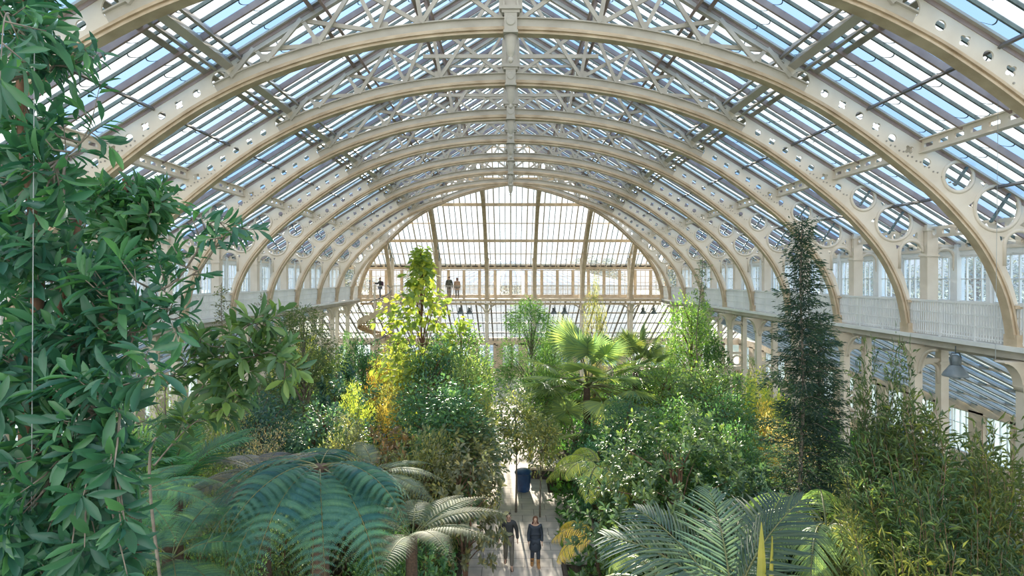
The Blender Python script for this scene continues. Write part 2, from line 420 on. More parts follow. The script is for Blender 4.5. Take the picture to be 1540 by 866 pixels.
# ================================================================== roof glazing
NP = 9; PW = BAY / NP
def hip_s(y):
    """where the roof starts (distance from the ridge) at depth y"""
    if y > YR: return (y - YR) / HS
    if y < YK(-1): return (YK(-1) - y) / HS
    return 0.0
def roof_bay(k0, y1=None):
    ya = YK(k0); n = NP if y1 is None else max(1, int(round((y1 - ya) / PW)))
    quads = []; tones = []; bars = MB(); deep = MB()
    rr = random.Random(k0 * 7 + 3)
    for i in range(n):
        y, yb = ya + i * PW, ya + (i + 1) * PW
        sa, sb = hip_s(y), hip_s(yb); e = 14.25
        if min(sa, sb) > 13.9: continue
        sa = min(sa, e - .02); sb = min(sb, e - .02)
        quads.append(((sa, y, roofz(sa)), (sb, yb, roofz(sb)), (e, yb, roofz(e)), (e, y, roofz(e))))
        tones.append(rr.uniform(.6, .95) if i % 3 == 2 else rr.uniform(0, .4))  # every third pane takes the painted sky-reflection blue
        s = max(sa, .15)
        if i % 3 == 0: deep.bar((s, y, roofz(s) - .08), (e, y, roofz(e) - .08), .06, .15)
        else: bars.bar((s, y, roofz(s) - .03), (e, y, roofz(e) - .03), .042, .075)
    return quad_panes('glass', quads, tones), bars.mesh('glazing_grid'), deep.mesh('rafter_grid')
for k in range(-2, 9):
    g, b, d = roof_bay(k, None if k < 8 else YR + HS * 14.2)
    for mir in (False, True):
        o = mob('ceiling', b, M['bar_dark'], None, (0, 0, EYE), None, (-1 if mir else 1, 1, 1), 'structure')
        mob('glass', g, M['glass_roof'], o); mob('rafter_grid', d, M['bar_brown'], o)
# hipped end
quads = []; tones = []; bars = MB(); deep = MB()
ne = 66; w = 27.8 / ne; rr = random.Random(5)
for i in range(ne):
    xa, xb = -13.9 + i * w, -13.9 + (i + 1) * w
    sa, sb = abs(xa), abs(xb); e = 14.3
    f = lambda x, s: (x, YR + HS * s, roofz(s))
    quads.append((f(xa, sa), f(xb, sb), f(xb, e), f(xa, e))); tones.append(rr.random())
    big = (i % 3 == 0)
    (deep if big else bars).bar(f(xa, sa), f(xa, e), .085 if big else .05, .14 if big else .07)
hz = MB()
for s in (1.6, 4.4, 6.9, 8.9, 10.9, 12.5):
    ww = .22 if s in (4.4, 6.9, 10.9) else .07
    p, q = f(-s, s), f(s, s); hz.bar(Vector(p) + Vector((0, -.08, -.08)), Vector(q) + Vector((0, -.08, -.08)), ww * .7, ww)
hz2 = MB(); 
o = mob('ceiling', bars.mesh('glazing_grid'), M['bar_dark'], None, (0, 0, EYE), kind='structure')
mob('glass', quad_panes('glass', quads, tones), M['glass_end'], o); mob('rafter_grid', deep.mesh('rafter_grid'), M['grey_cream'], o); mob('purlin_grid', hz.mesh('purlin_grid'), M['cream_tan'], o)
# ridge and purlins
def structure(name, mb, mat, smooth=False, **k): return mob(name, mb.mesh(name, smooth), mat, kind='structure', **k)
structure('beam_ridge', MB().box((0, (YK(-1) + YR) / 2, RIDGE - .12), (.28, YR - YK(-1), .3)).box((0, (YK(-1) + YR) / 2, RIDGE - 1.9), (.12, YR - YK(-1), .16)), M['grey_cream'])
def purlin(mb, s, drop, w, h):
    ya = YK(-1) - HS * s if s > 4 else YK(-1); yb = YR + HS * s
    ya = max(ya, 6.8)
    mb.bar((s, ya, EYE + roofz(s) - drop), (s, yb, EYE + roofz(s) - drop), w, h, (SL, 0, 1))
for sg, nm in ((1, 'right'), (-1, 'left')):
    mb = MB(); purlin(mb, 7.0, .17, .20, .24); 
    structure(f'beam_{nm}', mb, M['grey_cream'], scale=(sg, 1, 1))
    mb = MB(); purlin(mb, 6.72, .12, .06, .3); purlin(mb, 7.30, .10, .07, .14); purlin(mb, 7.52, .06, .14, .05); structure(f'beam_{nm}', mb, M['purlin'], scale=(sg, 1, 1))
    mb = MB(); purlin(mb, 2.45, .26, .07, .40); purlin(mb, 2.8, .10, .10, .12); purlin(mb, 4.6, .26, .07, .36); purlin(mb, 4.92, .10, .10, .12); structure(f'beam_{nm}', mb, M['bar_brown'], scale=(sg, 1, 1))
    mb = MB(); purlin(mb, 8.82, .16, .05, .08); purlin(mb, 11.95, .16, .05, .07); structure(f'beam_{nm}', mb, M['purlin_dark'], scale=(sg, 1, 1))
    # slotted lattice purlin
    ya, yb = 6.8, YR + HS * 10.2; loops = [[(ya, -.15), (yb, -.15), (yb, .15), (ya, .15)]]
    y = math.ceil((ya - Y0) / BAY) * BAY + Y0 - BAY
    n = int((yb - ya) / (BAY / 8))
    for i in range(-4, 120):
        c = Y0 - 3 * BAY + (i + .5) * BAY / 8
        if c - .2 > ya and c + .2 < yb: loops.append([(c - .15, -.045), (c + .15, -.045), (c + .15, .055), (c - .15, .055)])
    me = plate_mesh('beam_slotted', loops, .05)
    me.transform(Matrix(((0, 1, 0, 0), (1, 0, 0, 0), (0, 0, 1, 0), (0, 0, 0, 1))))
    fl = MB(); fl.box((0, (ya + yb) / 2, .16), (.2, yb - ya, .03)); fl.box((0, (ya + yb) / 2, -.16), (.2, yb - ya, .03)); join_mesh(me, fl)
    mob('beam_slotted', me, M['cream'], None, (sg * 10.18, 0, EYE + 3.25), (0, sg * .0, 0), kind='structure')
    # valley beam on top of the clerestory posts, with trefoil-like slots
    ya, yb = YK(-2), YK(8) + 2; loops = [[(ya, -.17), (yb, -.17), (yb, .17), (ya, .17)]]
    for i in range(200):
        c = ya + .3 + i * .49
        if c + .2 < yb: loops.append(circle(c, 0, .10, 12) if i % 2 else [(c - .16, -.07), (c + .16, -.07), (c + .16, .07), (c - .16, .07)])
    me = plate_mesh('beam_gutter', loops, .06); me.transform(Matrix(((0, 1, 0, 0), (1, 0, 0, 0), (0, 0, 1, 0), (0, 0, 0, 1))))
    mob('beam_gutter', me, M['cream'], None, (sg * 13.13, 0, EYE + 1.42), kind='structure')
# ================================================================== galleries, walls and windows
XW = 14.05
YWALL = YEND + 1.6          # wall at the back of the far gallery
def frieze_mesh(L, pitch=.66):
    loops = [[(0, 0), (L, 0), (L, .34), (0, .34)]]
    n = int(L / pitch)
    for i in range(n):
        c = (i + .5) * L / n; a = pitch * .30
        loops.append([(c - a, .10)] + [(c - a, .10), (c + a, .10)] + circle(c + a, .16, .06, 7, -PI / 2, PI / 2) + [(c + a, .22), (c - a, .22)] + circle(c - a, .16, .06, 7, PI / 2, 3 * PI / 2))
        loops[-1] = loops[-1][1:]
    return plate_mesh('frieze', loops, .08)
def window_meshes(w, h, nx, nz):
    fr = MB(); t = .06
    for x in (-w / 2 + t / 2, w / 2 - t / 2): fr.box((x, 0, h / 2), (t, .09, h))
    for z in (t / 2, h - t / 2): fr.box((0, 0, z), (w - 2 * t, .09, t))
    for i in range(1, nx): fr.box((-w / 2 + w * i / nx, 0, h / 2), (.030, .06, h - .1))
    for i in range(1, nz): fr.box((0, 0, h * i / nz), (w - .1, .05, .026))
    pq = [((-w / 2 + w * i / nx, .01, .03), (-w / 2 + w * (i + 1) / nx, .01, .03), (-w / 2 + w * (i + 1) / nx, .01, h - .03), (-w / 2 + w * i / nx, .01, h - .03)) for i in range(nx)]
    rr = random.Random(9)
    return fr.mesh('window_frame'), quad_panes('pane', pq, [rr.random() for _ in pq])
# side galleries ------------------------------------------------------
ya, yb = 1.0, YWALL
WZ0, WH = DECK + .95, 1.45
side_win = window_meshes(1.16, WH, 4, 2)
nwin = 0
def add_window(ms, loc, rz, gl, fm='white_paint'):
    global nwin; nwin += 1
    o = mob(f'window_{nwin}', ms[0], M[fm], None, loc, (0, 0, rz), kind='structure')
    mob('pane', ms[1], gl, o)
for sg, nm in ((1, 'right'), (-1, 'left')):
    L = yb - ya; ym = (ya + yb) / 2
    w = MB(); w.box((sg * XW, ym, DECK + .46), (.12, L, .92)); w.box((sg * XW, ym, WZ0 + WH + .08), (.14, L, .14))
    w.box((sg * (XW + .06), ym, WZ0 + WH + .33), (.02, L, .36))
    for k in range(-3, 9):
        for j in range(3):
            y = YK(k) + j * BAY / 3
            if ya < y < yb - .1: w.box((sg * (XW - .03), y, WZ0 + WH / 2 + .1), (.2 if j else .24, .30 if j == 0 else .15, WH + .5))
    structure(f'wall_{nm}', w, M['white_paint'])
    me = frieze_mesh(L); me.transform(Matrix.Rotation(PI / 2, 4, 'Z'))
    mob(f'trim_frieze_{nm}', me, M['cream'], None, (sg * (XW - .06), ya, WZ0 + WH + .15), kind='structure')
    for k in range(-2, 9):
        for j in range(3):
            y = YK(k) + (j + .5) * BAY / 3
            if ya < y < yb - .7: add_window(side_win, (sg * XW, y, WZ0), PI / 2, M['glass_win'])
    f = MB(); f.box((sg * 13.25, ym, DECK - .06), (1.75, L, .12)); structure(f'floor_gallery_{nm}', f, M['grey_cream'])
    f = MB(); f.box((sg * 12.36, ym, DECK - .05), (.10, L, .12)); structure(f'trim_fascia_{nm}', f, M['white_paint'])
    f = MB(); f.box((sg * 12.56, ym, DECK - .22), (.08, L, .20)); f.box((sg * 12.95, ym, DECK - .34), (.10, L, .22)); f.box((sg * 13.7, ym, DECK - .34), (.10, L, .22))
    structure(f'beam_gallery_{nm}', f, M['grey_cream'])
    # railing: one continuous run
    t = thing('gallery_railing', f'long white balustrade of close upright bars along the {nm} gallery', 'railing', (sg * 12.50, 0, DECK))
    r = MB(); r.box((0, (ya + YEND) / 2, 1.02), (.09, YEND - ya, .06)); r.obj('top_rail', M['white_paint'], t)
    r = MB()
    for z in (.10, .40, .70): r.box((0, (ya + YEND) / 2, z), (.03, YEND - ya, .03))
    r.obj('lower_rails', M['white_paint'], t)['kind'] = 'structure'
    r = MB(); y = ya + .05
    while y < YEND: r.box((0, y, .52), (.026, .034, .98)); y += .095
    r.obj('baluster_screen', M['white_paint'], t)
    for k in range(-3, 9):
        for h in (.33, .66):
            y = YK(k) + h * BAY
            if ya < y < YEND: MB().box((0, 0, .5), (.05, .05, 1.0)).obj('standard', M['white_paint'], t, loc=(0, y, 0))
# far gallery ----------------------------------------------------------
wl = 2 * XW
w = MB(); w.box((0, YWALL, DECK + .12), (wl, .14, .30)); w.box((0, YWALL, WZ0 + WH + .10), (wl, .16, .12))
for i in range(-10, 11):
    x = i * BAY / 3
    if i % 3 == 0 and False: continue
    x = (i + .5) * BAY / 3 - BAY / 6 - BAY / 6 * 0
    w.box((x, YWALL - .02, DECK + 1.25), (.13, .16, 2.3))
structure('wall_end', w, M['cream_tan'])
me = frieze_mesh(wl); mob('trim_frieze_end', me, M['cream_tan'], None, (-wl / 2, YWALL - .08, WZ0 + WH + .13), kind='structure')
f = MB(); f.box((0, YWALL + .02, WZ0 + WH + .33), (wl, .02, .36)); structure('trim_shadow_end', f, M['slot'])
ew = window_meshes(BAY / 3 - .13, 2.15, 3, 4)
for i in range(-10, 10): add_window(ew, ((i + .5) * BAY / 3, YWALL, DECK + .24), 0, M['glass_clear'], 'cream_tan')
f = MB(); f.box((0, (YEND + YWALL) / 2, DECK - .06), (wl - 2.6, YWALL - YEND + .3, .12)); structure('floor_gallery_end', f, M['grey_cream'])
f = MB(); f.box((0, YEND - .16, DECK - .10), (2 * 12.3, .12, .24)); f.box((0, YEND - .08, DECK - .40), (2 * 12.3, .08, .20)); structure('trim_fascia_end', f, M['cream_tan'])
t = thing('gallery_railing', 'thin open iron railing along the far end gallery', 'railing', (0, YEND - .08, DECK))
MB().box((0, 0, 1.05), (24.6, .06, .05)).obj('top_rail', M['grey_cream'], t)
r = MB()
for z in (.12, .42, .72): r.box((0, 0, z), (24.6, .02, .022))
r.obj('lower_rails', M['grey_cream'], t)['kind'] = 'structure'
r = MB()
for i in range(124): r.box((-12.3 + i * .2, 0, .55), (.016, .016, 1.0))
r.obj('baluster_screen', M['grey_cream'], t)
# ================================================================== columns under the galleries
def column_meshes(two=True):
    out = {}
    zt = DECK - .40
    for nm, x in (('inner_post', 0.0), ('outer_post', .82)):
        p = MB(); p.box((x, 0, zt / 2), (.24, .26, zt)); p.box((x, 0, .3), (.36, .36, .6)); p.box((x, 0, 7.05), (.34, .34, .08)); p.box((x, 0, 4.55), (.30, .30, .06)); out[nm] = p.mesh(nm)
    cap = plate_mesh('capital', [[(-.14, 6.9), (.14, 6.9)] + [(.16 + .55 * (1 - math.cos(a)), 6.9 + .70 * math.sin(a)) for a in np.linspace(0, PI / 2, 8)] + [(.72, 7.64), (-.62, 7.64)] + [(-.16 - .46 * (1 - math.cos(a)), 6.9 + .70 * math.sin(a)) for a in np.linspace(PI / 2, 0, 8)]], .30); out['capital'] = cap
    b = MB()
    for z in (7.12, 5.35, 4.50, 2.75, 1.85): b.box((.41, 0, z), (.60, .14, .14))
    out['cross_beams'] = b.mesh('cross_beam')
    a = MB()
    for z in (6.75, 4.12): a.tube([(.12, 0, z - .35)] + [(.41 + .29 * math.cos(t), 0, z + .29 * math.sin(t)) for t in np.linspace(PI, 0, 12)] + [(.70, 0, z - .35)], .05, 6)
    out['arch_brace'] = a.mesh('arch_brace', True)
    for nm, z in (('upper_ring', 4.93), ('lower_ring', 2.3)):
        r = MB(); r.tube([(.41 + .27 * math.cos(t), 0, z + .27 * math.sin(t)) for t in np.linspace(0, 2 * PI, 24, endpoint=False)], .055, 6, True); out[nm] = r.mesh(nm, True)
    return out
cm = column_meshes()
lb = MB()
for s in (-1, 1):
    lb.tube([(0, s * .15, 6.75)] + [(0, s * (.15 + .75 * (1 - math.cos(a))), 6.75 + .80 * math.sin(a)) for a in np.linspace(0, PI / 2, 9)], .055, 6)
cm['side_brackets'] = lb.mesh('side_bracket', True)
def make_column(label, loc, rz, group):
    t = thing('gallery_column', label, 'column', loc, rz, group)
    for nm, me in cm.items(): mob(me.name.split('.')[0], me, M['cream'], t)
    return t
col0 = None
for sg, nm in ((1, 'right'), (-1, 'left')):
    for i, k in enumerate(range(8, -3, -1)):
        lbx = f'paired cream column under the {nm} gallery, {ORD[i]} counting from the far end'
        loc, rz = (sg * 12.72, YK(k), 0), (0 if sg > 0 else PI)
        if col0 is None: col0 = make_column(lbx, loc, rz, 'paired cream columns under the galleries')
        else: copy_tree(col0, loc, rz, label=lbx)
for j, x0 in enumerate((1.97, 5.92, 9.87)):
    for sg, nm in ((1, 'right'), (-1, 'left')):
        copy_tree(col0, (sg * x0, YEND + .05, 0), PI / 2, label=f'paired cream column under the far gallery, {ORD[j]} {nm} of its middle')
# ================================================================== aisles round the nave: lean-to glass and outer walls
XA0, XA1, ZA0, ZA1 = 14.05, 22.3, 7.75, 3.6
def lean(name, a, b, along0, along1, fn, gm, np_):
    """glass lean-to between two long edges; fn(t, y) -> point"""
    quads = []; tones = []; bars = MB(); deep = MB(); n = int((along1 - along0) / np_); w = (along1 - along0) / n; rr = random.Random(n)
    for i in range(n):
        y, y2 = along0 + i * w, along0 + (i + 1) * w
        quads.append((fn(0, y), fn(0, y2), fn(1, y2), fn(1, y))); tones.append(rr.uniform(.55, .9) if i % 3 == 2 and gm == 'glass_roof' else rr.uniform(0, .4))  # roof panes: every third gets reflection blue as its own tint
        (deep if i % 3 == 0 else bars).bar(fn(0, y), fn(1, y), .12 if i % 3 == 0 else .045, .18 if i % 3 == 0 else .07)
    for t in (.27, .52, .78): deep.bar(fn(t, along0), fn(t, along1), .12, .12)
    o = mob(name, bars.mesh('glazing_grid'), M['bar_dark'], None, kind='structure')
    mob('glass', quad_panes('glass', quads, tones), M[gm], o); mob('rafter_grid', deep.mesh('rafter_grid'), M['purlin'] if gm == 'glass_end' else M['grey_cream'], o)
YA1 = YEND + 9.3
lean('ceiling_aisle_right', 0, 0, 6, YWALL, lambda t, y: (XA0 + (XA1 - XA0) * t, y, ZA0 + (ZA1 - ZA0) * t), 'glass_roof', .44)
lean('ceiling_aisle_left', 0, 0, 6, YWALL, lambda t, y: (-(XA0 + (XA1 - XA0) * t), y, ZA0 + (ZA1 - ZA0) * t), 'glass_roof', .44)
lean('ceiling_aisle_end', 0, 0, -22, 22, lambda t, y: (y, YWALL + (YA1 - YWALL) * t, ZA0 + (ZA1 - ZA0) * t), 'glass_end', .42)
aw = window_meshes(1.5, 2.1, 4, 3)
for sg, nm in ((1, 'right'), (-1, 'left')):
    w = MB(); w.box((sg * XA1, 32, .55), (.4, 52, 1.1)); w.box((sg * XA1, 32, 3.55), (.4, 52, .6))
    for i in range(22):
        w.box((sg * XA1, 6.6 + i * 2.4, 2.2), (.4, .9, 2.3))
    structure(f'wall_aisle_{nm}', w, M['stone'])
    for i in range(21): add_window(aw, (sg * XA1, 7.8 + i * 2.4, 1.13), PI / 2, M['glass_win'])
w = MB(); w.box((0, YA1, .55), (44.5, .4, 1.1)); w.box((0, YA1, 3.55), (44.5, .4, .7))
for i in range(9):
    for sg in (-1, 1): w.box((sg * (1.2 + 2.4 * i), YA1, 2.2), (.9, .4, 2.3))
structure('wall_aisle_end', w, M['stone'])
for i in range(1, 9):
    for sg in (-1, 1): add_window(aw, (sg * i * 2.4, YA1, 1.13), 0, M['glass_win'])
# door at the end of the path
d = MB(); d.box((-1.35, 0, 1.6), (.25, .3, 3.2)); d.box((.15, 0, 1.6), (.25, .3, 3.2)); d.box((-.6, 0, 3.25), (1.75, .3, .3)); d.box((-.6, 0, .02), (1.3, .3, .04))
o = mob('door_1', d.mesh('door_frame'), M['stone'], None, (0, YA1 - .1, 0), kind='structure')
p = MB(); p.box((-.95, .02, 1.55), (.08, .06, 3.0)); p.box((-.25, .02, 1.55), (.08, .06, 3.0)); p.box((-.6, .02, 1.55), (.1, .06, 3.0)); p.box((-.6, .02, .3), (1.3, .06, .5)); p.box((-.6, .02, 1.9), (1.3, .06, .07)); p.obj('door_leaf', M['white_paint'], o)
mob('pane', quad_panes('pane', [((-1.2, .03, .5), (0, .03, .5), (0, .03, 3.05), (-1.2, .03, 3.05))], [.2]), M['glass_clear'], o)
# ================================================================== ground, path
g = MB(); g.box((0, 30, -.06), (44.6, 60, .1)); structure('floor', g, M['soil'])
pth = MB(); pth.box((.05, 30.5, .0), (3.3, 56, .06)); structure('path', pth, M['paving'])
pth = MB(); pth.box((4.6, 30.3, .0), (5.8, 2.6, .06)); structure('path_branch', pth, M['paving'])
pth = MB(); pth.box((2.45, 23.4, -.001), (1.6, 6.6, .06)); structure('path_widening', pth, M['paving'])
kb = MB(); kb.box((1.78, 15.9, .10), (.12, 8.2, .22)); kb.box((3.3, 23.4, .10), (.12, 6.6, .22)); kb.box((-1.68, 14, .10), (.12, 12, .22)); kb.box((-1.68, 40, .10), (.12, 24, .22)); kb.box((1.78, 42.5, .10), (.12, 20, .22)); structure('kerb', kb, M['dark_wood'])
# outside ---------------------------------------------------------------
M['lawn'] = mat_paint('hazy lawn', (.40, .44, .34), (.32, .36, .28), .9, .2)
mb = MB(); mb.add([(-400, -200, -.3), (400, -200, -.3), (400, 500, -.3), (-400, 500, -.3)], [(0, 1, 2, 3)]); structure('ground_outside', mb, M['lawn'])
# ================================================================== outside: glass pavilion and hazy trees
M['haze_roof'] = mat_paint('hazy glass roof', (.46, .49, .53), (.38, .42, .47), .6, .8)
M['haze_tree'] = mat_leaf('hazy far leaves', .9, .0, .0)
def pavilion():
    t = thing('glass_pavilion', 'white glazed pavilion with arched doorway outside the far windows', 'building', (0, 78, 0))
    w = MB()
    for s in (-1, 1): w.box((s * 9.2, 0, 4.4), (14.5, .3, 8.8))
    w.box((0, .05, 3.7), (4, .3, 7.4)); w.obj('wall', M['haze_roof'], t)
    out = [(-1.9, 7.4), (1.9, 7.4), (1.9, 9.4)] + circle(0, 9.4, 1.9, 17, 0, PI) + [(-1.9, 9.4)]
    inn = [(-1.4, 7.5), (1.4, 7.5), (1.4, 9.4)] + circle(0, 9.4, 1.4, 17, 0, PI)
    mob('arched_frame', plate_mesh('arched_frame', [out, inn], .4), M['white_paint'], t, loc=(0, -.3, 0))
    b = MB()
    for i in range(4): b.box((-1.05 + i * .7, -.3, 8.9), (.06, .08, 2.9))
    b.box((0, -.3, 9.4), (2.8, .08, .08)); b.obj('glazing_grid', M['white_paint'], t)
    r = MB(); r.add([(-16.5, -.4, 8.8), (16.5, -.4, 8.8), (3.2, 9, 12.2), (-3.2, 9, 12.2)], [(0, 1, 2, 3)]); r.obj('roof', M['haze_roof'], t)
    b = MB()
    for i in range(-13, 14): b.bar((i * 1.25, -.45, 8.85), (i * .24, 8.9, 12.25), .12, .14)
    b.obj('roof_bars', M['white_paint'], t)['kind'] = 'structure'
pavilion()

# ================================================================== spiral stair
def spiral():
    cx, cy = -10.75, YEND - 1.75
    t = thing('spiral_staircase', 'cream iron spiral staircase winding down from the left end of the far gallery', 'staircase', (cx, cy, 0))
    R = 1.28; n = 44; turn = 2.55 * 2 * PI; a_end = .9
    MB().lathe([(.09, 0), (.09, DECK + 1.1), (.12, DECK + 1.12), (.05, DECK + 1.22)], 12).obj('newel', M['cream'], t)
    A = lambda i: a_end - turn * (1 - i / n)
    Z = lambda i: DECK * i / n
    tread = MB(); tread.v = []; d = turn / n
    vs = [(.08, -.02, -.02), (R * math.cos(0), 0, -.02), (R * math.cos(d * 1.1), R * math.sin(d * 1.1), -.02), (.08, .06, -.02)]
    vs = vs + [(x, y, z + .04) for x, y, z in vs]; tread.add(vs, [(3, 2, 1, 0), (4, 5, 6, 7), (0, 1, 5, 4), (1, 2, 6, 5), (2, 3, 7, 6), (3, 0, 4, 7)])
    loops = [[(.1, -.18), (R, -.18), (R, -.02), (.1, -.02)]] + [[(x, -.13), (x + .13, -.13), (x + .13, -.06), (x, -.06)] for x in (.18, .40, .62, .84, 1.06)]
    me = tread.mesh('tread'); rs = plate_mesh('riser', loops, .02)
    bm = bmesh.new(); bm.from_mesh(me); bm.from_mesh(rs); bm.to_mesh(me); bm.free()
    for i in range(n): mob('tread', me, M['cream_tan'], t, (0, 0, Z(i) + .12), (0, 0, A(i)))
    st = MB(); pts = []; m = 150
    for j in range(m): 
        q = n * j / (m - 1); pts.append((A(q), Z(q)))
    vs = []; fs = []
    for a, z in pts:
        for r, dz in ((R, -.28), (R + .05, -.28), (R + .05, .22), (R, .22)): vs.append((r * math.cos(a), r * math.sin(a), max(.0, z + dz)))
    for j in range(m - 1):
        for q in range(4): fs.append((j * 4 + q, j * 4 + (q + 1) % 4, j * 4 + 4 + (q + 1) % 4, j * 4 + 4 + q))
    st.add(vs, fs); st.obj('stringer', M['cream_tan'], t)
    h = MB(); h.tube([(R * math.cos(a), R * math.sin(a), z + 1.1) for a, z in pts], .03, 6); h.obj('handrail', M['steel_dark'], t, True)
    bal = MB().tube([(R, 0, 0), (R, 0, 1.08)], .011, 5).mesh('baluster')
    for i in range(0, n, 2): mob('baluster', bal, M['steel_dark'], t, (0, 0, Z(i + .5)), (0, 0, A(i + .5)))
spiral()

# ================================================================== lamps, wires, planter, bin
def pendant_lamp(label, loc, s=1.0, top=None):
    t = thing('pendant_lamp', label, 'lamp', loc, 0, 'grey bell lamps hung below the galleries'); t.scale = (s, s, s)
    MB().lathe([(.30, 0), (.31, .02), (.27, .10), (.20, .20), (.15, .27), (.13, .30), (.02, .31)], 20).obj('lamp_shade', M['lamp_grey'], t, True)
    b = MB(); b.lathe([(.11, .29), (.11, .52), (.07, .56), (.02, .57)], 16); b.obj('housing', M['lamp_grey'], t, True)
    b = MB(); b.tube([(-.13, 0, .30), (-.15, 0, .50), (-.10, 0, .62), (.10, 0, .62), (.15, 0, .50), (.13, 0, .30)], .018, 6); b.obj('bracket', M['steel_dark'], t)
    h = ((top if top else DECK - .2) - loc[2]) / s
    if h > .63: MB().tube([(0, 0, .6), (0, 0, h)], .014, 6).obj('rod', M['steel_dark'], t)
    MB().lathe([(.0, .02), (.10, .03), (.13, .08), (.08, .2)], 14).obj('bulb', M['white_paint'], t, True)
for (u, lb_) in ((692, 'grey bell lamp below the far gallery, half behind the tall light green tree'), (706, 'grey bell lamp below the far gallery, just left of the middle column'),
                (833, 'grey bell lamp below the far gallery above the fan palm, left of its pair'), (849, 'grey bell lamp below the far gallery above the fan palm, right of its pair'),
                (967, 'grey bell lamp below the far gallery beside the right-hand end column, left of its pair'), (983, 'grey bell lamp below the far gallery beside the right-hand end column, right of its pair')):
    p = at(u, 472, YEND + .9); pendant_lamp(lb_, tuple(p), 1.0)
p = at(1088, 489, 35.5); pendant_lamp('grey bell lamp below the right gallery near the slim climbing tree', (12.95, p.y, 6.95), 1.15)
p = at(1437, 565, 16.6); pendant_lamp('large blue grey bell lamp hung below the right gallery, nearest the viewer', (12.45, 16.6, 6.95), 1.05)
p = at(402, 480, 30); pendant_lamp('grey bell lamp below the left gallery', (-12.95, 30.5, 7.0), 1.0)

def wire(label, p, z0, z1, r=.004):
    m = MB().tube([(p[0], p[1], z0), (p[0] + .06, p[1], z1)], r, 6); tag(m.obj('wire', M['wire'], None), label, 'wire')
q = at(47, 600, 4.0); wire('thin pale wire hanging straight through the broad-leaved tree', (q.x, q.y), 7.9, 17.3, .003)
q = at(1497, 60, 11.0); wire('thin wire hanging from the roof before the nearest right arch', (q.x, q.y), 8.2, EYE + roofz(q.x) - .1, .004)
# blue bin, dark stone kerb planter
b = thing('litter_bin', 'blue bin standing on the path behind the overhanging leaves', 'bin', tuple(at(787, 738, 27.0)[:2]) + (.03,))
MB().lathe([(.28, 0), (.30, .05), (.36, .75), (.38, .80), (.36, .84)], 4 * 4).obj('body', M['blue_bin'], b); MB().lathe([(.40, .80), (.40, .86), (.30, .95), (.05, .98)], 16).obj('lid', M['blue_bin'], b, True)
q = at(826, 716, 28.6)
m = MB(); m.box((0, 0, .42), (2.5, .5, .08), Matrix.Rotation(-.18, 3, 'Z')); 
t = thing('bench', 'low dark bench with pale top at the turn of the path', 'bench', (q.x + .3, q.y, .03), -.22)
MB().box((0, 0, .48), (2.6, .56, .09)).obj('seat', M['stone'], t); MB().box((0, -.02, .22), (2.5, .44, .44)).obj('base', M['dark_wood'], t)

# ================================================================== people
for nm, c in dict(skin=(.62, .40, .30), hair_brown=(.16, .07, .035), hair_dark=(.05, .035, .03), coat_navy=(.035, .05, .075), jacket_dark=(.045, .05, .055), trousers_grey=(.16, .15, .13), jeans=(.06, .09, .16), boot_tan=(.42, .22, .08), shoe_dark=(.04, .035, .03), shoe_pale=(.55, .53, .5), coat_tan=(.45, .30, .20), coat_green=(.10, .11, .09), scarf=(.10, .03, .03), eye=(.03, .02, .02), shirt_blue=(.12, .20, .26), pack=(.10, .05, .09), skirt=(.07, .10, .12)).items(): flat(nm, c)
def skin_obj(name, chains, mat, parent, sub=2):
    """chains: list of (points, radii, links); points joined in order unless links says otherwise. One skinned surface per chain."""
    bm = bmesh.new(); lay = bm.verts.layers.skin.verify()
    for pts, rad, lk in chains:
        vs = []
        for i, (p, r) in enumerate(zip(pts, rad)):
            v = bm.verts.new(p); v[lay].radius = r if hasattr(r, '__len__') else (r, r); v[lay].use_root = (i == 0); vs.append(v)
        for a, b in (lk if lk else [(i, i + 1) for i in range(len(pts) - 1)]): bm.edges.new((vs[a], vs[b]))
    me = bpy.data.meshes.new(name); bm.to_mesh(me); bm.free()
    o = mob(name, me, M[mat], parent); m = o.modifiers.new('Skin', 'SKIN'); m.use_smooth_shade = True
    s = o.modifiers.new('Subdivision', 'SUBSURF'); s.levels = sub; s.render_levels = sub
    return o
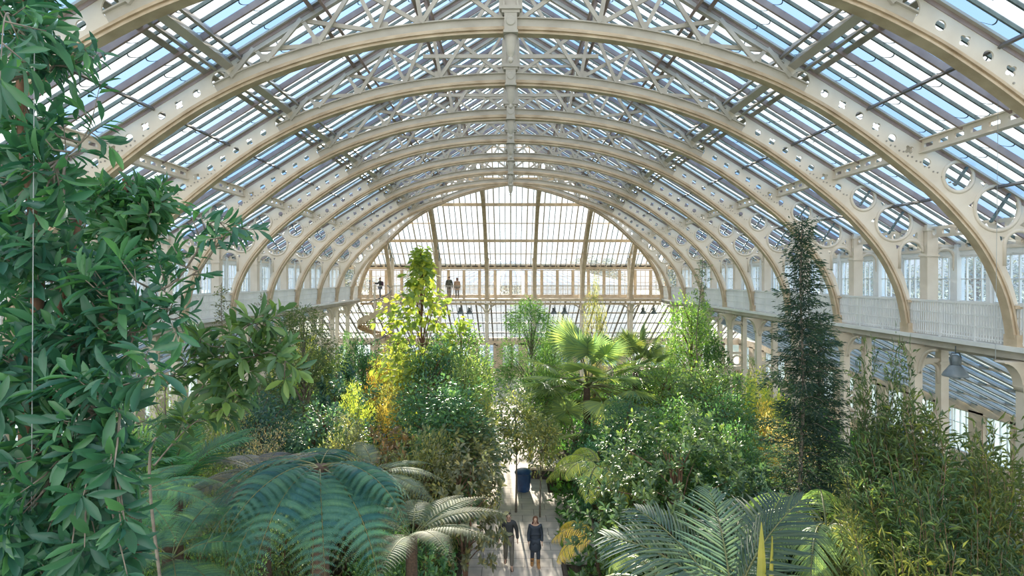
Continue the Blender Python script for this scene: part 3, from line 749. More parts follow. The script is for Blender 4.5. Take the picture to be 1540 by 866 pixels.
def person(label, loc, rz, h=1.75, top='jacket_dark', legs='trousers_grey', shoe='shoe_dark', hair='hair_dark', coat=0.0, long_hair=False, larm=None, rarm=None, stride=.0, look=0.0, boots=False, pack=None, hood=False, female=False):
    """faces local -y; larm/rarm = (elbow, wrist, fingertip direction) overrides"""
    t = thing('person', label, 'person', loc, rz); t.scale = (h / 1.75,) * 3
    sw = .165 if female else .19
    hipL, hipR = Vector((.095, 0, .93)), Vector((-.095, 0, .93))
    kn = [Vector((.10, -.10 * stride - .02, .50)), Vector((-.10, .06 * stride - .02, .50))]
    an = [Vector((.10, -.22 * stride + .02, .09)), Vector((-.10, .26 * stride + .03, .09 + .03 * stride))]
    toe = [an[0] + Vector((.02, -.17, -.055)), an[1] + Vector((-.02, -.16, -.055 - .02 * stride))]
    sh = [Vector((sw, .01, 1.43)), Vector((-sw, .01, 1.43))]
    arms = []
    for s, o in ((1, larm), (-1, rarm)):
        if o: e, w_ = Vector(o[0]), Vector(o[1]); fd = Vector(o[2]).normalized()
        else: e = Vector((s * (sw + .06), .03, 1.14)); w_ = Vector((s * (sw + .065), -.05, .89)); fd = Vector((0, -.15, -1)).normalized()
        arms.append((e, w_, fd))
    hd = Vector((0, -.02 - look * .06, 1.60)); 
    P = [Vector((0, 0, .96)), Vector((0, .0, 1.12)), Vector((0, .01, 1.32)), Vector((0, .01, 1.45)), Vector((0, -.005, 1.53)), hd + Vector((0, -.012, .0)), hd + Vector((0, 0, .075)), hd + Vector((0, .01, .125)),
         sh[0], arms[0][0], arms[0][1], arms[0][1] + arms[0][2] * .07, sh[1], arms[1][0], arms[1][1], arms[1][1] + arms[1][2] * .07,
         hipL, kn[0], an[0], toe[0], hipR, kn[1], an[1], toe[1]]
    R = [(.13, .10), (.12, .09), (.15, .10), (.08, .07), (.055, .055), (.066, .078), (.076, .092), (.05, .06), .055, .042, .030, (.036, .018), .055, .042, .030, (.036, .018), .085, .058, .042, (.04, .03), .085, .058, .042, (.04, .03)]
    LK = [(0, 1), (1, 2), (2, 3), (3, 4), (4, 5), (5, 6), (6, 7), (3, 8), (8, 9), (9, 10), (10, 11), (3, 12), (12, 13), (13, 14), (14, 15), (0, 16), (16, 17), (17, 18), (18, 19), (0, 20), (20, 21), (21, 22), (22, 23)]
    ch = [(P, R, LK)]
    for s, (e, w_, fd) in zip((1, -1), arms):
        pl = w_ + fd * .075; fw = Vector((0, -1, 0)) if abs(fd.z) > .5 else Vector((0, 0, 1)); sd = fd.cross(fw).normalized() * .3 + fw
        sd.normalize(); cu = fd.cross(sd).normalized() * (-s)
        for i, ln in enumerate((.062, .074, .070, .052)):
            b = pl + sd * (.030 - .020 * i); m1 = b + fd * ln * .55; m2 = m1 + (fd * .8 + cu * .5).normalized() * ln * .55
            ch.append(([b - fd * .02, m1, m2], [.0085, .008, .007], None))
        b = w_ + fd * .03 + sd * .03; ch.append(([b - sd * .01, b + (sd * .8 + fd * .5).normalized() * .035, b + (sd * .5 + fd).normalized() * .06], [.010, .009, .008], None))
    ch.append(([hd + Vector((0, -.078, .035)), hd + Vector((0, -.098, .005)), hd + Vector((0, -.085, -.002))], [.008, .012, .008], None))
    for s in (-1, 1): ch.append(([hd + Vector((s * .074, .01, .035)), hd + Vector((s * .083, .018, .015)), hd + Vector((s * .075, .012, -.01))], [.010, .012, .008], None))
    skin_obj('body', ch, 'skin', t)
    mth = MB(); mth.box(hd + Vector((0, -.088, -.035)), (.045, .012, .010)); mth.obj('mouth', M['scarf'], t)
    for s in (-1, 1):
        m = MB(); m.lathe([(.0, -.012), (.009, -.008), (.012, 0), (.009, .008), (0, .012)], 8, hd + Vector((s * .03, -.082, .042))); m.obj('eye', M['eye'], t, True)
    # hair
    hp = [hd + Vector((0, .03, .045)), hd + Vector((0, .012, .115)), hd + Vector((0, -.04, .125))]
    skin_obj('hair', [(([hd + Vector((0, .07, -.12)), hd + Vector((0, .055, -.02))] if long_hair else []) + hp, ([(.07, .04), (.09, .06)] if long_hair else []) + [(.102, .10), (.095, .098), (.075, .06)], None)], hair, t)
    # garments
    wide = .03
    if coat:
        ck = Vector((0, -.0, .93 - coat))
        pts = [Vector((0, .0, 1.0)), Vector((0, .01, 1.15)), Vector((0, .015, 1.33)), Vector((0, .005, 1.50)), sh[0], arms[0][0], arms[0][1], sh[1], arms[1][0], arms[1][1], Vector((0, 0, .80)), ck]
        rad = [(.185, .135), (.165, .125), (.185, .135), (.10, .09), .085, .066, .055, .085, .066, .055, (.225, .17), (.25, .19)]
        lk = [(0, 1), (1, 2), (2, 3), (3, 4), (4, 5), (5, 6), (3, 7), (7, 8), (8, 9), (0, 10), (10, 11)]
        skin_obj('coat', [(pts, rad, lk)], top, t)
    else:
        pts = [Vector((0, .0, .95)), Vector((0, .01, 1.12)), Vector((0, .015, 1.33)), Vector((0, .01, 1.46)), sh[0], arms[0][0], arms[0][1], sh[1], arms[1][0], arms[1][1]]
        rad = [(.175, .125), (.165, .12), (.19, .135), (.10, .09), .088, .066, .052, .088, .066, .052]
        lk = [(0, 1), (1, 2), (2, 3), (3, 4), (4, 5), (5, 6), (3, 7), (7, 8), (8, 9)]
        skin_obj('jacket', [(pts, rad, lk)], top, t)
    if hood: skin_obj('hood', [([Vector((-.09, -.03, 1.49)), Vector((-.06, .07, 1.52)), Vector((.06, .07, 1.52)), Vector((.09, -.03, 1.49))], [.042, .055, .055, .042], None)], 'scarf' if hood is True else hood, t)
    tp = [Vector((0, 0, .97)), hipL, kn[0], an[0] + Vector((0, 0, .02)), hipR, kn[1], an[1] + Vector((0, 0, .02))]
    skin_obj('trousers', [(tp, [(.16, .115), .105, .078, .066, .105, .078, .066], [(0, 1), (1, 2), (2, 3), (0, 4), (4, 5), (5, 6)])], legs, t)
    for i, s in ((0, 1), (1, -1)):
        a, q = an[i], toe[i]
        if boots: c_ = [(([a + (kn[i] - a) * .72, a + Vector((0, 0, .02)), q]), [(.078, .08), (.066, .07), (.055, .04)], None)]
        else: c_ = [([a + Vector((0, .04, -.03)), a + Vector((0, -.02, -.03)), q], [(.05, .045), (.052, .05), (.05, .032)], None)]
        skin_obj('boot' if boots else 'shoe', c_, shoe, t)
    if pack:
        skin_obj('backpack', [([Vector((0, .19, 1.02)), Vector((0, .20, 1.25)), Vector((0, .17, 1.46))], [(.15, .10), (.17, .11), (.13, .08)], None)], pack, t)
    return t
p = at(805, 855, 19.85); z = .03
person('woman in long dark navy coat and tan boots walking on the path', (p.x, p.y, z), .04, 1.70, 'coat_navy', 'coat_navy', 'boot_tan', 'hair_brown', coat=.44, long_hair=True, stride=.35, look=.6, boots=True, hood=True, female=True)
p = at(765, 856, 19.85)
person('man in dark jacket and grey trousers striding beside the woman in the long coat', (p.x, p.y, z), .0, 1.80, 'jacket_dark', 'trousers_grey', 'shoe_dark', 'hair_dark', stride=1.0, larm=((.27, .06, 1.16), (.29, .02, .90), (0, -.1, -1)), rarm=((-.29, .05, 1.17), (-.31, -.03, .92), (0, -.1, -1)))
yg = YEND + .55
p = at(675.5, 448, yg); person('man in dark green coat standing at the far railing beside the person in tan', (p.x, yg, DECK), PI, 1.80, 'coat_green', 'trousers_grey', 'shoe_dark', 'hair_dark', coat=.1)
p = at(687.5, 448, yg); person('person in tan coat standing at the far railing', (p.x, yg, DECK), PI + .2, 1.72, 'coat_tan', 'trousers_grey', 'shoe_dark', 'hair_brown', coat=.25, long_hair=True, female=True)
p = at(571.5, 450, YEND + .3); px_, py_ = p.x, YEND + .35
person('photographer with backpack reaching to a camera tripod at the top of the spiral stairs', (px_, py_, DECK), -PI / 2 + .15, 1.74, 'jacket_dark', 'jeans', 'shoe_dark', 'hair_dark', rarm=((-.22, -.22, 1.27), (-.20, -.48, 1.30), (0, -1, .05)), larm=((.22, -.20, 1.22), (.14, -.42, 1.26), (-.2, -1, .05)), pack='pack')
t = thing('tripod', 'camera tripod with splayed dark legs at the far gallery railing', 'tripod', (px_ - .85, py_, DECK))
for a in (.4, 2.5, 4.6): MB().tube([(0, 0, 1.22), (.38 * math.cos(a), .38 * math.sin(a), 0.02)], [.022, .014], 6).obj('leg', M['steel_dark'], t)
MB().lathe([(.03, 1.15), (.03, 1.36), (.05, 1.38), (.05, 1.40)], 10).obj('head', M['steel_dark'], t)
c = thing('camera', 'small camera mounted on the tripod at the far railing', 'camera', (px_ - .85, py_, DECK + 1.402))
MB().box((0, 0, .055), (.09, .15, .11)).box((0, 0, .125), (.05, .06, .03)).obj('body', M['steel_dark'], c)
MB().tube([(0, -.07, .05), (0, -.17, .05)], .035, 12).obj('lens', M['steel_dark'], c)
LG = 1.6
def tint(c, k=1.0):
    y = .3 * c[0] + .6 * c[1] + .1 * c[2]
    return (*[max(0, (q * .80 + y * .20) * LG * k * w) for q, w in zip(c, (1.12, .90, .98))], 1)
# ================================================================== plants
def T_full(curl=.22, fold=.38, rows=((.0, .0), (.22, .72), (.5, 1.0), (.78, .7), (1, 0))):
    v = []; f = []
    v.append((0, 0, 0, 0))
    for y, w in rows[1:-1]:
        z = -curl * y * y
        v += [(-w / 2, y, z, fold * w / 2), (0, y, z, 0), (w / 2, y, z, fold * w / 2)]
    v.append((0, 1, -curl, 0))
    n = len(rows) - 2
    f += [(0, 2, 1), (0, 3, 2)]
    for i in range(n - 1):
        a = 1 + 3 * i; f += [(a, a + 1, a + 4, a + 3), (a + 1, a + 2, a + 5, a + 4)]
    a = 1 + 3 * (n - 1); e = len(v) - 1; f += [(a, a + 1, e), (a + 1, a + 2, e)]
    return np.array(v, float), f
T_LITE = (np.array([(0, 0, 0), (-.5, .45, .10), (0, 1, -.12), (.5, .45, .10)], float), [(0, 3, 2), (0, 2, 1)])
T_LEAF = T_full()
T_HEART = T_full(.25, .15, ((0, 0), (.12, .95), (.45, 1.0), (.8, .42), (1, 0)))
T_STRAP = T_full(.28, .5, ((0, 0), (.15, .9), (.55, 1.0), (.85, .6), (1, 0)))
T_BLADE = T_full(.10, .5, ((0, 0), (.2, .8), (.6, 1.0), (.9, .5), (1, 0)))
T_TRI = (np.array([(-.5, 0, 0), (.5, 0, 0), (0, 1, -.06)], float), [(0, 1, 2)])
def leaf_mesh(name, pos, ax, nr, L, W, tmpl, tone, smooth=True):
    tv, tf = tmpl; n = len(pos); k = len(tv)
    pos = np.asarray(pos, float); ax = np.asarray(ax, float); nr = np.asarray(nr, float)
    ax = ax / (np.linalg.norm(ax, axis=1)[:, None] + 1e-9)
    x = np.cross(ax, nr); x /= (np.linalg.norm(x, axis=1)[:, None] + 1e-9); z = np.cross(x, ax)
    L = np.broadcast_to(np.asarray(L, float), (n,)); W = np.broadcast_to(np.asarray(W, float), (n,))
    V = pos[:, None, :] + x[:, None, :] * (tv[None, :, 0, None] * W[:, None, None]) + ax[:, None, :] * (tv[None, :, 1, None] * L[:, None, None]) + z[:, None, :] * (tv[None, :, 2, None] * L[:, None, None] + (tv[None, :, 3, None] * W[:, None, None] if tv.shape[1] > 3 else 0))
    ls = np.array([len(f) for f in tf]); flat_ = np.concatenate([np.array(f) for f in tf])
    idx = (flat_[None, :] + (np.arange(n) * k)[:, None]).ravel().astype(np.int32)
    tot = np.tile(ls, n).astype(np.int32); st = np.concatenate([[0], np.cumsum(tot)[:-1]]).astype(np.int32)
    me = bpy.data.meshes.new(name)
    me.vertices.add(n * k); me.vertices.foreach_set('co', V.astype(np.float32).ravel())
    me.loops.add(len(idx)); me.loops.foreach_set('vertex_index', idx)
    me.polygons.add(len(tot)); me.polygons.foreach_set('loop_start', st); me.polygons.foreach_set('loop_total', tot)
    if smooth: me.polygons.foreach_set('use_smooth', np.ones(len(tot), bool))
    a = me.attributes.new('tone', 'FLOAT', 'FACE'); a.data.foreach_set('value', np.repeat(np.asarray(tone, np.float32), len(tf)))
    me.update(calc_edges=True); return me
def unit(rng, n):
    v = rng.normal(size=(n, 3)); return v / np.linalg.norm(v, axis=1)[:, None]
def tones(rng, n, hi=.08):
    t = np.clip(rng.normal(.42, .2, n), 0, .85); m = rng.random(n) < hi; t[m] = rng.uniform(.85, 1, m.sum()); return t  # a share of leaves, hi, gets painted highlight tones

def crown(seed, shape, nc, per, cr, L, W, tmpl, whorl=False, up=.4, droop=.0, hi=.08, fill=.55, lean=0):
    """leaves gathered in clumps over a crown; shape(rng, n) gives clump centres and outward directions"""
    rng = np.random.default_rng(seed)
    c, out = shape(rng, nc)
    cc = np.repeat(c, per, 0); oo = np.repeat(out, per, 0); n = len(cc)
    if whorl:
        tw = oo + np.array([0, 0, up]); tw /= np.linalg.norm(tw, axis=1)[:, None]
        tw += rng.normal(scale=.12, size=tw.shape)
        r = unit(rng, n); r -= tw * (r * tw).sum(1)[:, None]; r /= np.linalg.norm(r, axis=1)[:, None]
        s = np.tile(np.linspace(0, 1, per), nc)
        pos = cc + tw * (s * cr)[:, None]
        ax = r * (1.0 - .35 * s)[:, None] + tw * (.12 + .65 * s)[:, None] + np.array([0, 0, -droop])
        nr = tw + rng.normal(scale=.25, size=tw.shape)
    else:
        d = unit(rng, n); rad = cr * rng.random(n) ** .4
        pos = cc + d * rad[:, None]
        ax = d * .8 + oo * .6 + unit(rng, n) * .6 + np.array([0, 0, up * .5 - droop])
        nr = oo * .5 + np.array([0, 0, .8]) + unit(rng, n) * .5
    LL = L * rng.uniform(.65, 1.2, n)
    return c, leaf_mesh('foliage', pos, ax, nr, LL, LL * W, tmpl, tones(rng, n, hi))
def ellips(h, r, base, inner=.55, bias=.25):
    def f(rng, n):
        d = unit(rng, n); d[:, 2] += bias; d /= np.linalg.norm(d, axis=1)[:, None]
        q = inner + (1 - inner) * rng.random(n) ** .6; z0 = (h + base) / 2; rz = (h - base) / 2
        lump = 1 + .16 * np.sin(3 * np.arctan2(d[:, 1], d[:, 0]) + 2 * d[:, 2] + rng.random() * 6)
        p = d * q[:, None] * lump[:, None] * np.array([r, r, rz]); p[:, 2] += z0; return p, d
    return f
def column(h, r, base, pw=1.0):
    def f(rng, n):
        z = rng.random(n) ** .9; a = rng.random(n) * 2 * PI
        rr = r * np.clip(1 - z ** 2.2 * .9, .08, 1) ** pw * (.35 + .65 * rng.random(n) ** .5) * (1 + .25 * np.sin(z * 17 + a))
        d = np.stack([np.cos(a), np.sin(a), .3 + 0 * a], 1); d /= np.linalg.norm(d, axis=1)[:, None]
        return np.stack([rr * np.cos(a), rr * np.sin(a), base + (h - base) * z], 1), d
    return f
def spire(h, r, base):
    def f(rng, n):
        z = rng.random(n) ** 1.2; a = rng.random(n) * 2 * PI; prof = np.interp(z, [0, .15, .5, .64, .71, .86, 1], [.55, 1, 1, .85, .32, .20, .02])
        rr = r * prof * (.3 + .7 * rng.random(n) ** .5) * (1 + .3 * np.sin(z * 23 + 2 * a)); d = np.stack([np.cos(a), np.sin(a), .25 + 0 * a], 1); d /= np.linalg.norm(d, axis=1)[:, None]
        return np.stack([rr * np.cos(a), rr * np.sin(a), base + (h - base) * z], 1), d
    return f
def wood(seed, c, h, tr, nb=14, base=.15, top=.86, bend=.15, stems=1, spread=.3):
    rng = random.Random(seed); mb = MB(); axs = []
    for s in range(stems):
        a = rng.random() * 6.28; pts = []
        for i in range(7):
            q = i / 6; pts.append(Vector((spread * (stems > 1) * math.cos(a) * q + bend * math.sin(q * 3 + a) * q, spread * (stems > 1) * math.sin(a) * q + bend * math.cos(q * 2.5 + a) * q, h * top * q)))
        mb.tube(pts, [tr * (1 - .78 * i / 6) for i in range(7)], 7); axs.append(pts)
    idx = list(range(len(c))); rng.shuffle(idx)
    for i in idx[:nb]:
        e = Vector(c[i]); pts = axs[i % stems]; q = min(.93, max(base, (e.z / (h * top)) - .22)); j = q * 6; k = int(j)
        p0 = pts[k].lerp(pts[min(k + 1, 6)], j - k); m = p0.lerp(e, .5) + Vector((0, 0, .08 * (e - p0).length))
        mb.tube([p0, m, e], [tr * .32, tr * .22, tr * .08], 5)
    return mb.mesh('trunk', True)
LIB = {}
def lib(kind):
    """two variants of each kind of shrub or tree at a nominal size: (foliage, wood, height, radius, leaf material, bark)"""
    if kind in LIB: return LIB[kind]
    out = []
    for v in range(2):
        s = hash_(kind) + v * 17
        if kind == 'broad':      h, r = 3.6, 1.6; c, f = crown(s, ellips(h, r, .25), 150, 16, .18, .21, .42, T_LEAF, True, .9, .05, .10); w = wood(s, c, h, .06, 30, stems=4); m, b = 'leaf_gloss', 'bark'
        elif kind == 'fine':     h, r = 3.2, 1.3; c, f = crown(s, ellips(h, r, .2), 130, 46, .32, .095, .42, T_LITE, False, .5, .0, .10); w = wood(s, c, h, .05, 26, stems=4); m, b = 'leaf', 'bark'
        elif kind == 'medium':   h, r = 4.2, 1.7; c, f = crown(s, ellips(h, r, .3), 190, 32, .36, .15, .46, T_LEAF, False, .3, .15, .14); w = wood(s, c, h, .07, 28, stems=3); m, b = 'leaf', 'bark'
        elif kind == 'tall':     h, r = 6.2, 1.7; c, f = crown(s, ellips(h, r, 1.2, .4), 250, 28, .42, .155, .44, T_LEAF, False, .2, .25, .15); w = wood(s, c, h, .10, 34, stems=2, spread=.2); m, b = 'leaf', 'bark'
        elif kind == 'overhang': h, r = 5.0, 1.1; c, f = crown(s, ellips(h, r, 2.3, .3), 110, 20, .36, .17, .46, T_LEAF, False, .1, .3, .2); w = wood(s, c, h, .05, 26, stems=1, bend=.06, base=.45); m, b = 'leaf', 'bark_grey'
        elif kind == 'heart':    h, r = 11., 1.7; c, f = crown(s, spire(h, r, 4.6), 150, 11, .36, .29, .74, T_HEART, False, .1, .5, .14); w = wood(s, c, h, .09, 60, top=.985, bend=.04, base=.45); m, b = 'leaf_soft', 'bark'
        elif kind == 'feather':  h, r = 8.0, 1.7; c, f = crown(s, column(h, r, 3.2, .6), 170, 60, .42, .17, .16, T_LITE, False, .2, .35, .05); w = wood(s, c, h, .09, 40, top=.95, bend=.1, base=.4); m, b = 'leaf', 'bark_grey'
        elif kind == 'mimosa':   h, r = 4.2, 1.5; c, f = crown(s, ellips(h, r, .4, .35), 170, 44, .34, .08, .30, T_LITE, False, .3, .1, .16); w = wood(s, c, h, .05, 30, stems=4); m, b = 'leaf_soft', 'bark_grey'
        elif kind == 'rosette':  h, r = 4.6, 2.9; c, f = crown(s, ellips(h, r, -1.2, .72, .35), 820, 14, .14, .175, .38, T_LEAF, True, .9, .0, .10); w = wood(s, c, h, .07, 40, stems=5); m, b = 'leaf_gloss', 'bark'
        elif kind == 'willow':
            h, r = 8.2, 1.5; rng = np.random.default_rng(s); P = []; D = []
            mb = MB(); rr_ = random.Random(s)
            for k in range(46):
                a = rr_.random() * 6.28; e = rr_.uniform(.35, 1.0); H = h * rr_.uniform(.62, 1.0); R = r * e; pts = []
                for i in range(9):
                    q = i / 8; pts.append(Vector((R * math.cos(a) * q ** 1.5 + .12 * math.sin(5 * q + a), R * math.sin(a) * q ** 1.5, H * (q - .12 * max(0, q - .7)))))
                mb.tube(pts, [.014 * (1 - .85 * i / 8) + .002 for i in range(9)], 5)
                for j in range(190):
                    q = rr_.uniform(.34, 1.0) * 8; i = min(7, int(q)); p = pts[i].lerp(pts[i + 1], q - i); t = (pts[i + 1] - pts[i]).normalized()
                    tw = Vector((rr_.gauss(0, 1), rr_.gauss(0, 1), rr_.gauss(0, .5))).normalized() * rr_.random() * .36
                    P.append(tuple(p + tw)); d = t * .45 + tw.normalized() * .75 + Vector((rr_.gauss(0, .3), rr_.gauss(0, .3), rr_.gauss(-.05, .4))); D.append(tuple(d))
            n = len(P); f = leaf_mesh('foliage', P, D, unit(rng, n) * .6 + np.array([0, 0, .6]), rng.uniform(.16, .32, n), rng.uniform(.026, .044, n), T_LITE, tones(rng, n, .10)); w = mb.mesh('stems', True); m, b = 'leaf', 'bark'
        elif kind == 'conifer':
            h, r = 11.6, 1.15; rng = np.random.default_rng(s); rr_ = random.Random(s); P = []; D = []; mb = MB()
            mb.tube([(.03 * math.sin(i), .03 * math.cos(i * 1.3), h * i / 12) for i in range(13)], [.085 * (1 - .92 * i / 12) + .004 for i in range(13)], 7)
            for k in range(105):
                z = h * (.2 + .795 * (k / 105) ** .9); q = z / h; a = k * 2.4 + rr_.random(); ln = r * (1.5 * (1 - q) ** .95 + .10) * rr_.uniform(.45, 1.25)
                e = Vector((ln * math.cos(a), ln * math.sin(a), z + ln * rr_.uniform(-.15, .22))); b0 = Vector((0, 0, z)); mid = b0.lerp(e, .5) + Vector((0, 0, .14 * ln)); mb.tube([b0, mid, e], [.012, .009, .004], 4)
                for j in range(int(40 + 190 * ln)):
                    u_ = rr_.uniform(.12, 1.0); p = b0.lerp(mid, u_ * 2) if u_ < .5 else mid.lerp(e, u_ * 2 - 1); g = .09 + .10 * (1 - abs(2 * u_ - 1))
                    o_ = Vector((rr_.gauss(0, g), rr_.gauss(0, g), rr_.gauss(-.03, .045))); P.append(tuple(p + o_)); d = (e - b0).normalized() * .7 + o_.normalized() * .7; D.append(tuple(d))
            n = len(P); f = leaf_mesh('foliage', P, D, unit(rng, n) * .5 + np.array([0, 0, .8]), rng.uniform(.07, .16, n), .034, T_LITE, tones(rng, n, .03)); w = mb.mesh('trunk', True); m, b = 'leaf_soft', 'bark_grey'
        elif kind == 'sapling':
            h, r = 9.0, .55; rng = np.random.default_rng(s); rr_ = random.Random(s); P = []; D = []; mb = MB()
            mb.tube([(.08 * math.sin(i * .8), .05 * math.cos(i), h * i / 10) for i in range(11)], [.03 * (1 - .85 * i / 10) + .003 for i in range(11)], 6)
            for k in range(34):
                z = h * (.55 + .44 * k / 34); a = k * 2.4; ln = r * rr_.uniform(.4, 1.3) * (1.15 - z / h + .25); b0 = Vector((.08 * math.sin(z / h * 8), .05 * math.cos(z / h * 10), z)); e = b0 + Vector((ln * math.cos(a), ln * math.sin(a), ln * .5)); mb.tube([b0, e], [.007, .003], 4)
                for j in range(22): u_ = rr_.uniform(.2, 1.05); P.append(tuple(b0.lerp(e, u_) + Vector((rr_.gauss(0, .05), rr_.gauss(0, .05), rr_.gauss(0, .05))))); D.append((rr_.gauss(0, 1), rr_.gauss(0, 1), rr_.gauss(.2, .7)))
            n = len(P); f = leaf_mesh('foliage', P, D, unit(rng, n) + np.array([0, 0, .8]), rng.uniform(.06, .11, n), .035, T_LITE, tones(rng, n, .04)); w = mb.mesh('trunk', True); m, b = 'leaf', 'bark_grey'
        elif kind == 'topiary':  h, r = 3.0, .62; c, f = crown(s, ellips(h, r, 1.7, .8, 0), 60, 60, .20, .08, .5, T_LITE, False, .2, 0, .05); w = wood(s, c, h, .05, 8, top=.75, bend=.02); m, b = 'leaf', 'bark'
        elif kind == 'hedge':
            def bx(rng, n):
                z = rng.random(n) ** 1.2; a = rng.integers(0, 4, n); q = rng.uniform(-1, 1, n); d = np.stack([np.where(a < 2, np.where(a == 0, 1., -1.), q), np.where(a < 2, q, np.where(a == 2, 1., -1.)), 0 * q], 1)
                return np.stack([d[:, 0] * .42, d[:, 1] * .42, .15 + z * 4.8], 1), d
            h, r = 5.0, .5; c, f = crown(s, bx, 420, 22, .14, .07, .5, T_LITE, False, .3, 0, .05); w = wood(s, c, h, .07, 10, bend=.02); m, b = 'leaf', 'bark'
        elif kind == 'grass':
            rng = np.random.default_rng(s); n = 420; a = rng.random(n) * 6.28; e = rng.uniform(.15, 1.0, n); P = np.stack([.10 * np.cos(a), .10 * np.sin(a), 0 * a + .02], 1); D = np.stack([np.cos(a) * e, np.sin(a) * e, 1.15 - .6 * e], 1)
            h, r = 1.3, .9; L_ = rng.uniform(.7, 1.4, n); f = leaf_mesh('foliage', P, D, np.stack([-np.cos(a), -np.sin(a), .6 + 0 * a], 1), L_, .035, T_full(.55, .3), tones(rng, n, .15)); w = MB().lathe([(.12, 0), (.15, .1), (.05, .25)], 8).mesh('trunk'); m, b = 'leaf', 'bark'
        out.append((f, w, h, r, m, b))
    LIB[kind] = out; return out
def hash_(s): return sum((i + 1) * ord(c) for i, c in enumerate(s)) % 9973
NPL = [0]
def plant(kind, name, cat, x, y, h, rad, col, label, group=None, z0=0.0, name2='foliage', mat=None):
    v = lib(kind)[NPL[0] % 2]; NPL[0] += 1
    t = thing(name, label, cat, (x, y, z0), NPL[0] * 1.7, group)
    sx, sz = rad / v[3], h / v[2]; t.scale = (sx, sx, sz)
    o = mob(name2, v[0], M[mat or v[4]], t); o.color = tint(col)
    if mat and v[0].materials[0] is not M[mat]:
        o.material_slots[0].link = 'OBJECT'; o.material_slots[0].material = M[mat]
    mob('stems' if kind == 'willow' else 'trunk', v[1], M[v[5]], t)
    return t

# ---- fronds -------------------------------------------------------------------
def rachis(L, a0, a1, n=24):
    pts = [Vector((0, 0, 0))]; q = L / n
    for i in range(n):
        a = a0 + (a1 - a0) * ((i + .5) / n) ** .85; pts.append(pts[-1] + Vector((0, q * math.cos(a), q * math.sin(a))))
    return pts
def interp(pts, q):
    j = q * (len(pts) - 1); i = min(len(pts) - 2, int(j)); return pts[i].lerp(pts[i + 1], j - i), (pts[i + 1] - pts[i]).normalized()
def fern_frond(seed, L=2.6, pairs=24, plen=.62, a0=.75, a1=-.55, pw=.165, fwd=.35, drp=.28, wf=.27):
    rng = random.Random(seed); rp = rachis(L, a0, a1); P = []; D = []; Nn = []; LL = []; TT = []
    st = MB(); st.tube(rp, [.015 * (1 - .85 * i / (len(rp) - 1)) + .002 for i in range(len(rp))], 5)
    for j in range(pairs):
        q = .16 + .83 * (j / (pairs - 1)); p, t = interp(rp, q); ln = plen * math.sin(PI * min(1, (.12 + .95 * (1 - q)) ** .62)) ** .8 * rng.uniform(.92, 1.05)
        ln = plen * min(1, (1 - q) * 1.9 + .06) * min(1, .55 + (q - .16) * 2.6) * rng.uniform(.93, 1.05)
        for s in (-1, 1):
            dr = (Vector((s, 0, 0)) + t * (fwd + .3 * q) + Vector((0, 0, .10 if fwd > .2 else .28))).normalized(); up = Vector((1, 0, 0)).cross(t)
            m = max(5, int((24 if plen < .8 else 34) * ln / plen)); tone = min(.95, max(0, rng.gauss(.42, .2)))
            prev = p.copy()
            for k in range(m):
                u_ = (k + .7) / m; c = p + dr * ln * u_ + Vector((0, 0, -drp * ln * u_ ** 2)); tt = (c - prev).normalized(); prev = c.copy()
                w = ln * pw * (1 - u_ ** 2.2) + .012; side = tt.cross(up)
                if side.length < .1: side = Vector((0, 1, 0))
                side.normalize()
                for s2 in (-1, 1):
                    P.append(tuple(c)); D.append(tuple(side * s2 + tt * .35 + Vector((0, 0, -.18)))); Nn.append(tuple(up)); LL.append(w); TT.append(min(1, max(0, tone + rng.gauss(0, .06))))
    LL = np.array(LL); f = leaf_mesh('frond', P, D, Nn, LL, np.maximum(.016, LL * wf), T_TRI, TT, False)
    return f, st
def palm_frond(seed, L=3.0, pairs=46, plen=.75, a0=.9, a1=-.4, wid=.040, droop=.35, vee=.25, fw=.45):
    rng = random.Random(seed); rp = rachis(L, a0, a1); P = []; D = []; Nn = []; LL = []; TT = []
    st = MB(); st.tube(rp, [.028 * (1 - .85 * i / (len(rp) - 1)) + .003 for i in range(len(rp))], 5)
    for j in range(pairs):
        q = .18 + .81 * j / (pairs - 1); p, t = interp(rp, q); up = Vector((1, 0, 0)).cross(t)
        for s in (-1, 1):
            ln = plen * min(1, (1 - q) * 2.2 + .25) * min(1, .5 + (q - .18) * 3) * rng.uniform(.9, 1.08)
            P.append(tuple(p)); D.append(tuple(Vector((s * (1 - .35 * q), 0, 0)) + t * (fw + .5 * q) + up * vee + Vector((0, 0, rng.gauss(-.02, .06))))); Nn.append(tuple(up + Vector((-s * .2, 0, 0)))); LL.append(ln); TT.append(min(1, max(0, rng.gauss(.45, .17))))
    tm = T_full(droop, .35, ((0, 0), (.12, .9), (.4, 1), (.75, .75), (1, 0)))
    return leaf_mesh('frond', P, D, Nn, np.array(LL), wid, tm, TT), st
